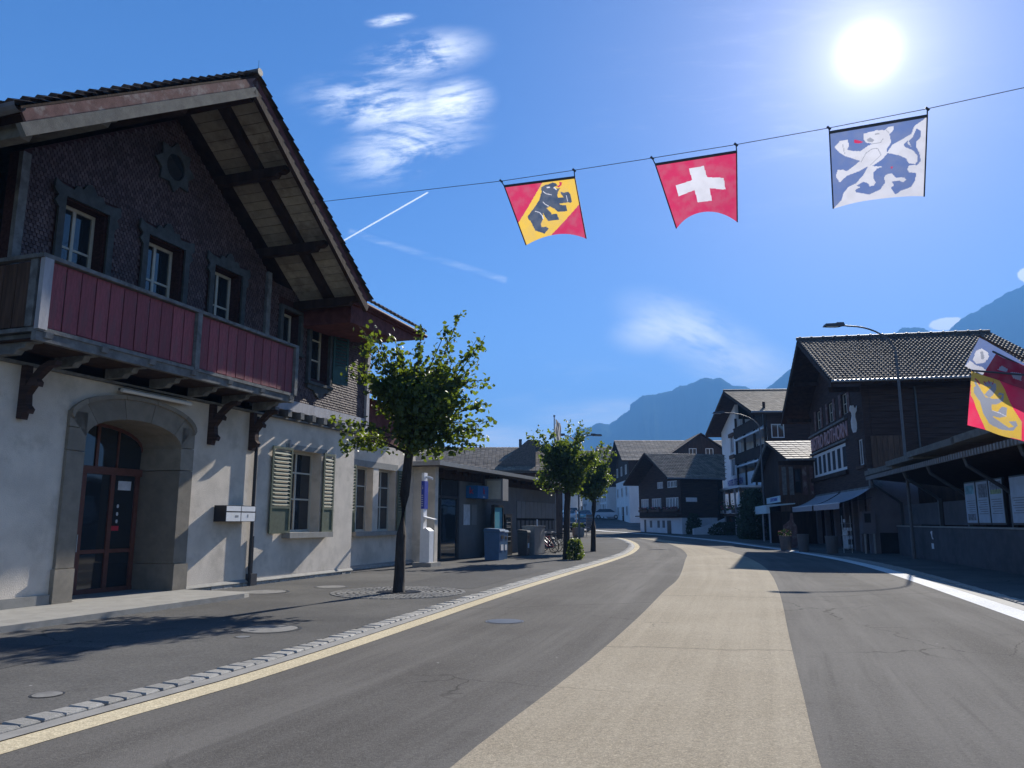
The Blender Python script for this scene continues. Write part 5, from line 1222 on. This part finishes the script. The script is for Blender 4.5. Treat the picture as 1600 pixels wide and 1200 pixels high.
tree(T1[0], T1[1], 3.1, 4.42, 1.10, 1.30, 5, 54, 12000, .064, 'nearest lime tree in the round sett surround before the station',
     [(1.35, -.3, 6.45), (1.0, .2, 6.25), (1.75, .1, 5.95), (1.9, -.2, 5.85), (1.7, .3, 5.4), (1.95, .0, 4.35), (1.8, -.3, 3.75), (-1.1, .2, 5.3), (-1.25, -.3, 5.05), (-1.15, .2, 6.25), (-.7, -.2, 6.1), (-.3, .3, 6.1), (.4, 0, 6.2), (-1.55, -.5, 3.9), (-1.45, .1, 3.7), (1.5, .2, 3.5), (.9, .0, 3.15), (2.05, .3, 3.95), (-1.0, -.2, 5.7), (-1.5, .3, 3.4), (-1.3, -.3, 3.3), (1.3, -.4, 3.2), (1.9, .2, 3.6), (1.9, -.1, 3.3), (2.0, .2, 4.9)], .17, .125)
tree(2.30, 33.57, 2.75, 4.0, 1.42, 1.15, 11, 46, 8500, .075, 'second lime tree, densest crown, left of the thin lamp',
     [(-1.6, 0, 5.3), (-1.2, .2, 5.6), (.2, 0, 6.0), (1.1, .3, 5.6), (.7, -.2, 5.9), (-.6, 0, 5.5)], -.1, .15)
tree(4.30, 41.89, 2.6, 4.05, 1.35, 1.15, 23, 40, 7500, .085, 'third lime tree, furthest along the pavement and yellowest',
     [(1.2, 0, 5.3), (.6, .2, 5.9), (1.0, 0, 5.7)], 0., .14)

def bush(x, y, z, rx, ry, h, n, ls, label, name='shrub', m_='leaf_dk', cat='shrub', flowers=0.):
    st_ = random.getstate(); random.seed(int(x * 31 + y * 7)); t = thing(name, label, cat, (x, y, z), 0); mb = MB(); sm = MB()
    for k in range(7):
        a = 2 * pi * k / 7; sm.tube([(0, 0, 0), (rx * .4 * cos(a), ry * .4 * sin(a), h * .5), (rx * .7 * cos(a), ry * .7 * sin(a), h * .8)], [.025, .015, .006], 5)
    for k in range(n):
        a = random.uniform(0, 2 * pi); q = random.random() ** .45; zz = random.random()
        w = sqrt(max(0, 1 - (zz * 1.25 - .35) ** 2)) * (1 + .25 * mnoise.noise(Vector((cos(a) * 2, sin(a) * 2, zz * 4 + x))))
        leafq(mb, Vector((rx * q * w * cos(a), ry * q * w * sin(a), h * (zz + random.uniform(-.04, .04)))), ls * random.uniform(.6, 1.2), 1 if random.random() < flowers else 0)
    sm.obj('stems', 'bark', t); mb.obj('foliage', [m_, 'flower'], t); random.setstate(st_)
bush(2.65, 33.2, .03, .38, .38, .85, 900, .05, 'small bushy weed clump at the foot of the second tree', m_='leaf')
bush(18.9, 61.5, .2, 1.25, 2.0, 3.8, 5200, .11, 'big dark green hedge bush beside the hotel terrace', 'hedge_bush', cat='bush')
bush(16.9, 73.2, gz(73), .75, .5, 1.9, 1300, .09, 'dark climbing shrub on the corner of the wooden chalet')
bush(19.4, 71.5, .3, 1.6, .7, 1.2, 1500, .09, 'low dark shrubs below the white garden wall')

# ================================================================== THINGS IN THE DISTANCE
pt = thing('stone_planter', 'big round stone planter full of plants at the kerb bend', 'planter', (5.55, 66, gz(66)), 0)
MB().tube([(0, 0, 0), (0, 0, .25), (0, 0, .75), (0, 0, .82)], [.42, .50, .50, .40], 16).obj('tub', 'concrete', pt)
mb = MB()
for k in range(240):
    a = random.uniform(0, 2 * pi); q = .5 * sqrt(random.random()); leafq(mb, Vector((q * cos(a), q * sin(a), .85 + random.uniform(0, .35))), .07)
mb.obj('plants', 'leaf', pt, kind='stuff')
sgn = thing('road_sign', 'back of a tall slatted direction sign beside the planter', 'sign', (6.6, 67, gz(67)), 0)
for x in (-.26, .26): MB().tube([(x, 0, 0), (x, 0, 2.0)], .03, 6).obj('post', 'steel', sgn)
for k in range(5): MB().box((-.26, -.03, .55 + k * .28), (.26, -.005, .78 + k * .28)).obj('sign_plate', 'grey_panel', sgn)
wp = thing('white_post', 'slim white post standing beside the stone planter', 'post', (5.6, 68.5, gz(68.5)), 0)
MB().tube([(0, 0, 0), (0, 0, 2.1)], .05, 8).obj('post', 'white_paint', wp); MB().tube([(0, 0, 2.1), (0, 0, 2.25)], [.09, .06], 8).obj('cap', 'white_paint', wp)

def car(x, y, rz, label, paint, van=False):
    c = thing('parked_car', label, 'car', (x, y, gz(y)), rz, 'cars parked at the end of the street')
    H = 1.0 if not van else 1.25; L = 2.1; W = .88
    prof = [(-L, .35), (-L - .04, .62), (-L + .02, .86), (-L + .75, .98), (-L + 1.35, 1.0), (L - .35, 1.0), (L - .05, .93), (L + .03, .62), (L, .35)]
    b = MB().prism(prof, 'x', -W, W).obj('body', paint, c)
    top = [(-L + .85, 1.0), (-L + 1.55, 1.0 + H * .45), (-L + 2.0, 1.0 + H * .49), (L - 1.0, 1.0 + H * .47), (L - .3, 1.0)]
    cab = MB(); n = len(top); A = [(-W * .96 if z < 1.01 else -W * .76, yy, z) for yy, z in top]; B2 = [(-p[0], p[1], p[2]) for p in A]
    cab.add(A + B2, [tuple(range(n)), tuple(range(2 * n - 1, n - 1, -1))] + [(i, n + i, n + (i + 1) % n, (i + 1) % n) for i in range(n)]); cab.obj('windows', 'glass', c)
    MB().slab([(-W * .75, -L + 1.5, 1.0 + H * .47), (W * .75, -L + 1.5, 1.0 + H * .47), (W * .75, L - .95, 1.0 + H * .50), (-W * .75, L - .95, 1.0 + H * .50)], .04).obj('roof', paint, c)
    for sx in (-1, 1):
        for yy in (-1.3, 1.3):
            w = MB().tube([(sx * .72, yy, .32), (sx * .9, yy, .32)], .32, 16).obj('wheel', 'rubber', c); MB().tube([(sx * .9, yy, .32), (sx * .912, yy, .32)], .2, 12).obj('rim', 'steel', w)
        MB().box((sx * .60 - .18, -L - .06, .66), (sx * .60 + .18, -L - .03, .82)).obj('headlight', 'lens', c)
        MB().box((sx * .66 - .14, L + .0, .66), (sx * .66 + .14, L + .035, .84)).obj('tail_light', 'red_print', c)
    MB().box((-.26, -L - .06, .45), (.26, -L - .045, .56)).obj('number_plate', 'paper', c)
    return c
car(7.6, 84, .1, 'dark car closest to the planter, half hidden by the sign', 'car_dark')
car(5.9, 85.5, .1, 'second dark car partly behind the second tree trunk', 'car_dark')
car(10.2, 111, .05, 'teal car in the row beyond the dark cars', 'car_teal')
car(8.0, 112, .05, 'white car left of the teal one', 'car_white')
car(9.2, 121, .1, 'white car behind the teal and white pair', 'car_white', True)
car(6.6, 120, .1, 'dark car at the left of the far row', 'car_dark')
car(16.6 - 2.4, 117, 1.4, 'pale car parked across the street by the white walls', 'car_white')

def bicycle(loc, rz, label, paint='steel_dk'):
    b = thing('bicycle', label, 'bicycle', loc, rz, 'bicycles parked by the kiosk wall')
    for y in (-.52, .52):
        w = MB(); w.tube([(0, y + .33 * cos(a * pi / 10), .34 + .33 * sin(a * pi / 10)) for a in range(21)], .018, 6, 0, False)
        for a in range(0, 20, 2): w.tube([(0, y, .34), (0, y + .32 * cos(a * pi / 10), .34 + .32 * sin(a * pi / 10))], .003, 3, 0, False)
        w.obj('wheel', 'rubber', b)
    f = MB()
    for p, q in (((-.52, .34), (-.10, .32)), ((-.10, .32), (-.22, .88)), ((-.22, .80), (.34, .82)), ((-.10, .32), (.36, .72)), ((-.52, .34), (-.2, .78)), ((.52, .34), (.34, .95))): f.tube([(0, p[0], p[1]), (0, q[0], q[1])], .016, 6)
    f.obj('frame', paint, b)
    MB().tube([(-.28, .28, .98), (-.1, .36, 1.02), (.1, .36, 1.02), (.28, .28, .98)], .013, 6).obj('handlebar', 'steel', b)
    MB().prism([(-.34, .90), (-.10, .90), (-.10, .94), (-.34, .96)], 'x', -.07, .07).obj('saddle', 'black', b); MB().box((-.13, .4, .78), (.13, .62, 1.0)).obj('basket', 'steel', b)
for i, (s, t_, p_, l) in enumerate(((17.0, 1.15, 'red_print', 'red bicycle nearest the power cabinet'), (17.6, .95, 'steel_dk', 'dark bicycle next to the red one'), (18.2, .9, 'steel', 'grey bicycle in the middle of the rack'), (19.0, .85, 'steel_dk', 'dark bicycle second from the far end of the rack'), (20.3, .85, 'black', 'black bicycle at the far end of the kiosk wall'))):
    bicycle(KW(t_, s, .03), KR + 1.1 + .1 * i, l, p_)

# ================================================================== FLAGS
def clothmat():
    m = bpy.data.materials.new('printed_flag_cloth'); m.use_nodes = True; N = NT(m.node_tree)
    a = N.n('ShaderNodeAttribute', attribute_name='print'); L = m.node_tree.links
    tc = N.n('ShaderNodeTexCoord').outputs['Object']
    c = N.mix(N.ss(N.noise(tc, 5, 3), .35, .7, 0, .18), a.outputs['Color'], (.3, .3, .32, 1))
    d = N.n('ShaderNodeBsdfPrincipled', in_Roughness=.7); N.put(d.inputs['Base Color'], c); d.inputs['Specular IOR Level'].default_value = .2
    t = N.n('ShaderNodeBsdfTranslucent'); N.put(t.inputs[0], c)
    mx = N.n('ShaderNodeMixShader', i0=.52); L.new(d.outputs[0], mx.inputs[1]); L.new(t.outputs[0], mx.inputs[2])
    o = N.n('ShaderNodeOutputMaterial'); L.new(mx.outputs[0], o.inputs[0]); return m
M['cloth'] = clothmat()
def inside(p, poly):
    x, y = p; c = False; n = len(poly); j = n - 1
    for i in range(n):
        xi, yi = poly[i]; xj, yj = poly[j]
        if (yi > y) != (yj > y) and x < (xj - xi) * (y - yi) / (yj - yi) + xi: c = not c
        j = i
    return c
RED, YEL, BLK, WHT, BLU, GRY = (.52, .035, .11), (.74, .48, .08), (.05, .075, .13), (.62, .62, .68), (.12, .18, .38), (.30, .32, .38)
def flagcloth(name, parent, c3, cp, base, layers, nx=120, ny=120, arc=0., billow=.06, fold=.014, fx=1.6, arcx=.5, strokes=()):
    c3 = [Vector(p) for p in c3]; n = (c3[1] - c3[0]).cross(c3[3] - c3[0]).normalized()
    def bl(c, u, v):
        a = [c[0][k] + (c[1][k] - c[0][k]) * u for k in range(len(c[0]))]; b = [c[3][k] + (c[2][k] - c[3][k]) * u for k in range(len(c[0]))]
        vm = 1 - arc * 4 * u * (1 - u) * (1 + (arcx - .5) * 2 * (u - .5)); v = v * vm
        return [a[k] + (b[k] - a[k]) * v for k in range(len(a))]
    vs = []
    for j in range(ny + 1):
        for i in range(nx + 1):
            u, v = i / nx, j / ny; p = Vector(bl(c3, u, v)) + n * (billow * sin(pi * u) * sin(pi * v * .9) + fold * sin(u * pi * 2 * fx + v * 2) * (.3 + .7 * v)); vs.append(p)
    fs, cols = [], []
    for j in range(ny):
        for i in range(nx):
            k = j * (nx + 1) + i; fs.append((k, k + 1, k + nx + 2, k + nx + 1)); q = bl(cp, (i + .5) / nx, (j + .5) / ny); col = base
            for cl, poly in layers:
                if inside(q, poly): col = cl
            for cl, w, pl_ in strokes:
                for (x0, y0), (x1, y1) in zip(pl_[:-1], pl_[1:]):
                    dx, dy = x1 - x0, y1 - y0; t = max(0, min(1, ((q[0] - x0) * dx + (q[1] - y0) * dy) / (dx * dx + dy * dy)))
                    if hypot(q[0] - x0 - t * dx, q[1] - y0 - t * dy) < w: col = cl
            cols.append(col)
    me = bpy.data.meshes.new(name); me.from_pydata([tuple(v) for v in vs], [], fs); me.materials.append(M['cloth'])
    at = me.color_attributes.new('print', 'FLOAT_COLOR', 'CORNER')
    flat = []
    for c in cols: flat += [c[0], c[1], c[2], 1.] * 4
    at.data.foreach_set('color', flat); me.polygons.foreach_set('use_smooth', [True] * len(fs)); me.update()
    return put(name, me, parent)
def sp(px, py, d):
    r = ray(px, py); r = r / r.y * d; return Vector((r.x, r.y, r.z + EYE))
# cable across the street, from the station gable to a wall hook on the far side
CA, CBp = sp(487, 317, 18.3), sp(1600, 137, 12.0)
hooks = [sp(783, 283, 15.95), sp(897, 266, 15.3), sp(1019, 247, 14.62), sp(1150, 226, 13.95), sp(1295, 200, 13.3), sp(1449, 170, 12.65)]
cab = [CA, sp(670, 296, 16.8)] + hooks + [CBp, CBp + (CBp - hooks[-1]) * 4]
MB().tube(cab, .007, 5).obj('overhead_cable', 'steel_dk', label='thin cable strung across the street carrying three banners', cat='cable')
bear = [(645, 430), (650, 400), (690, 375), (740, 362), (780, 345), (815, 352), (835, 380), (800, 395), (812, 418), (865, 410), (838, 450), (828, 500), (838, 520), (903, 517), (872, 478), (866, 450), (905, 462), (960, 452), (985, 490), (1000, 570), (985, 584), (958, 575), (852, 590), (866, 606), (932, 606), (945, 678), (832, 686), (795, 650), (740, 622), (704, 645), (750, 690), (765, 716), (820, 706), (850, 776), (728, 796), (700, 762), (662, 700), (668, 760), (640, 832), (652, 868), (702, 860), (735, 880), (690, 942), (580, 906), (548, 850), (520, 792), (492, 776), (486, 740), (560, 640), (622, 548), (640, 480), (652, 452)]
def banner(label, tl, tr, br, bl_, cp, base, layers, ha, hb, arc, strokes=(), **kw):
    b = thing('street_banner', label, 'banner', tl, 0, 'banners hung from the cable'); o = Vector(tl)
    L = [Vector(p) - o for p in (tl, tr, br, bl_)]
    flagcloth('cloth', b, L, cp, base, layers, arc=arc, strokes=strokes, **kw)
    MB().tube([L[0], L[1]], .028, 8).obj('top_bar', 'steel_dk', b)
    for p, q in ((L[0], L[3]), (L[1], L[2])): MB().tube([p, q], .013, 6).obj('side_rod', 'fascia_red' if base == RED else 'steel_dk', b)
    for h, p in ((ha, L[0]), (hb, L[1])):
        MB().tube([h - o, p], .012, 5).tube([h - o + Vector((-.03, 0, .03)), h - o + Vector((.03, 0, -.03))], .022, 6).obj('hook', 'steel_dk', b)
banner('red and yellow banner with a walking black bear', sp(788, 291, 15.95), sp(898, 277, 15.3), sp(916, 373, 15.5), sp(822, 383, 16.2),
       [(215, 390), (1030, 285), (1170, 1000), (472, 1078)], RED,
       [(YEL, [(690, 300), (1200, 250), (1200, 480), (1090, 598), (780, 940), (700, 1100), (440, 1100), (350, 880), (380, 815)]), (BLK, bear), (RED, [(850, 335), (888, 345), (880, 375), (850, 402), (818, 396), (858, 372)])], hooks[0], hooks[1], .12, arcx=.75,
       strokes=[(WHT, 4, [(665, 572), (690, 598), (722, 618)]), (WHT, 4, [(575, 680), (625, 695), (655, 730), (668, 768)]), (WHT, 4, [(668, 448), (700, 475), (760, 486)]), (WHT, 10, [(718, 402), (738, 400)]), (WHT, 4, [(935, 500), (948, 560)]), (WHT, 7, [(795, 405), (818, 425)])])
banner('red banner with a plain white cross', sp(1024, 257, 14.62), sp(1151, 237, 13.95), sp(1152, 347, 14.1), sp(1057, 357, 14.9),
       [(180, 350), (1135, 205), (1140, 1030), (425, 1110)], RED, [(WHT, [(583, 400), (755, 368), (790, 500), (985, 510), (1005, 648), (820, 630), (845, 778), (680, 797), (645, 652), (455, 725), (420, 598), (615, 535)])], hooks[2], hooks[3], .20)
banner('blue and white banner with a rampant lion', sp(1296, 207, 13.3), sp(1449, 181, 12.65), sp(1444, 307, 12.7), sp(1302, 326, 13.5),
       [(160, 375), (1140, 190), (1100, 995), (205, 1115)], BLU,
       [(WHT, [(1120, 150), (1110, 225), (1015, 290), (985, 370), (900, 420), (800, 475), (755, 545), (640, 660), (560, 690), (510, 780), (440, 860), (360, 900), (310, 960), (290, 1030), (200, 1120), (1150, 1150), (1180, 200)]),
        (BLU, [(752, 555), (860, 578), (930, 608), (960, 660), (1020, 672), (1045, 640), (1040, 590), (1008, 540), (930, 500), (908, 480), (930, 452), (962, 430), (945, 460), (985, 500), (960, 440), (1000, 400), (1035, 315), (1080, 345), (1078, 400), (1030, 450), (1030, 500), (1060, 560), (1072, 640), (1040, 682), (960, 682), (945, 720), (960, 752), (1026, 762), (1020, 830), (980, 900), (880, 935), (850, 962), (822, 965), (785, 902), (815, 880), (795, 838), (862, 830), (905, 850), (932, 825), (915, 802), (830, 800), (795, 755), (740, 770), (720, 800), (730, 850), (680, 920), (570, 972), (440, 952), (428, 930), (480, 900), (445, 885), (510, 845), (560, 860), (575, 892), (620, 880), (636, 850), (610, 800), (615, 750), (650, 710), (712, 690), (562, 688), (640, 655)]),
        (WHT, [(510, 380), (580, 355), (650, 340), (730, 335), (762, 302), (815, 298), (806, 345), (772, 370), (788, 450), (746, 520), (752, 560), (700, 620), (600, 688), (540, 700), (470, 740), (340, 792), (270, 857), (228, 802), (248, 738), (300, 728), (342, 746), (430, 680), (478, 640), (435, 628), (330, 598), (270, 570), (212, 515), (268, 455), (352, 438), (362, 500), (345, 535), (400, 545), (482, 545), (560, 490), (602, 470), (540, 462), (515, 430)]),
        (RED, [(420, 436), (462, 440), (512, 456), (470, 470), (418, 468)]), (RED, [(780, 688), (812, 692), (795, 714)]), (GRY, [(540, 432), (580, 412), (622, 432), (600, 455), (560, 452)])], hooks[4], hooks[5], .05,
       strokes=[(GRY, 3.5, [(600, 520), (540, 560), (490, 650)]), (GRY, 3.5, [(690, 575), (655, 515), (600, 520)]), (GRY, 3.5, [(690, 575), (580, 680)]), (GRY, 3.5, [(300, 490), (320, 575)]), (GRY, 6, [(630, 378), (665, 374)]), (GRY, 3.5, [(600, 470), (680, 460), (708, 420)]), (GRY, 4, [(740, 335), (770, 365)])])

# three flags on slanting poles at the right
mast = thing('flag_mast', 'short pole holder carrying three slanting flags at the right edge', 'flagpole', (8.75, 10.9, 0), 0)
MB().tube([(0, 0, 0), (0, 0, 4.1)], .06, 10).obj('mast', 'steel', mast)
root = Vector((8.75, 10.9, 0))
for tip, z in ((sp(1529, 525, 10.9), 3.15), (sp(1551, 549, 10.7), 3.05), (sp(1519, 579, 10.5), 3.55)):
    MB().tube([Vector((0, 0, z)), tip - root + Vector((0, 0, .0))], .014, 6).obj('arm_pole', 'brown_wood' if z > 3.1 and z < 3.2 else 'steel_dk', mast)
def wflag(label, pts, d, cp, base, layers, **kw):
    P4 = [sp(x, y, dd) for (x, y), dd in zip(pts, d)]; b = thing('hanging_flag', label, 'flag', P4[0], 0, 'flags on the slanting poles')
    flagcloth('cloth', b, [p - P4[0] for p in P4], cp, base, layers, **kw)
wflag('blue and white flag bunched uppermost on the slanting poles', [(1531, 526), (1640, 592), (1608, 640), (1510, 571)], (10.9, 10.95, 10.8, 10.9), [(425, 165), (1080, 560), (900, 760), (295, 430)], BLU,
      [(WHT, [(295, 430), (340, 380), (400, 420), (450, 435), (520, 500), (440, 500)]), (WHT, [(370, 370), (400, 290), (450, 270), (510, 300), (520, 350), (470, 400), (400, 405)]), (GRY, [(440, 300), (465, 290), (480, 360), (450, 370)]), (WHT, [(600, 535), (780, 545), (750, 580), (640, 555)])], nx=90, ny=50, fold=.035, billow=.03)
wflag('dark red flag with pale cross folded between the other two', [(1556, 553), (1640, 590), (1650, 630), (1536, 590)], (10.7, 10.75, 10.5, 10.6), [(580, 325), (1080, 540), (1140, 780), (455, 530)], (.33, .03, .06),
      [(GRY, [(610, 460), (650, 420), (700, 460), (690, 485)]), (GRY, [(720, 490), (830, 500), (840, 560), (740, 545)])], nx=60, ny=40, fold=.05, billow=.04)
wflag('red and yellow flag with a climbing dark bear, lowest of three', [(1518, 580), (1612, 612), (1606, 692), (1513, 664)], (10.5, 10.55, 10.4, 10.5), [(348, 480), (912, 672), (876, 1152), (318, 985)], (.85, .04, .12),
      [(YEL, [(340, 470), (600, 560), (660, 640), (740, 790), (825, 960), (812, 1130), (480, 1032), (375, 742), (345, 700)]), (GRY, [(385, 560), (405, 590), (440, 640), (490, 720), (560, 740), (640, 735), (650, 700), (605, 705), (620, 680), (665, 690), (665, 760), (600, 790), (550, 790), (555, 850), (620, 860), (640, 830), (660, 810), (705, 820), (700, 900), (640, 915), (560, 900), (570, 910), (640, 950), (720, 1010), (760, 1000), (720, 950), (780, 950), (790, 990), (750, 1040), (650, 1025), (560, 990), (520, 970), (470, 880), (440, 760), (400, 710), (380, 680), (375, 630), (395, 620), (380, 590)]),
       (GRY, [(480, 700), (530, 640), (540, 625), (480, 620), (470, 590), (520, 572), (580, 600), (588, 650), (560, 705), (530, 730)])], nx=110, ny=100, fold=.02, billow=.05,
      strokes=[(RED, 6, [(388, 552), (410, 570), (432, 600)]), (RED, 4, [(490, 600), (470, 575)]), (RED, 4, [(520, 590), (510, 568)]), (RED, 4, [(550, 600), (555, 575)]), (WHT, 3, [(560, 850), (640, 870), (700, 900)])])

# ================================================================== HAZE
hz = bpy.data.materials.new('haze'); hz.use_nodes = True; N = NT(hz.node_tree)
pv = N.n('ShaderNodeVolumePrincipled'); pv.inputs['Color'].default_value = (.17, .46, 1.0, 1); pv.inputs['Density'].default_value = 3.6e-4; pv.inputs['Anisotropy'].default_value = .0
o = N.n('ShaderNodeOutputMaterial'); hz.node_tree.links.new(pv.outputs[0], o.inputs['Volume'])
MB().box((-6000, -300, -4), (6000, 5200, 900)).obj('haze', hz, kind='stuff')
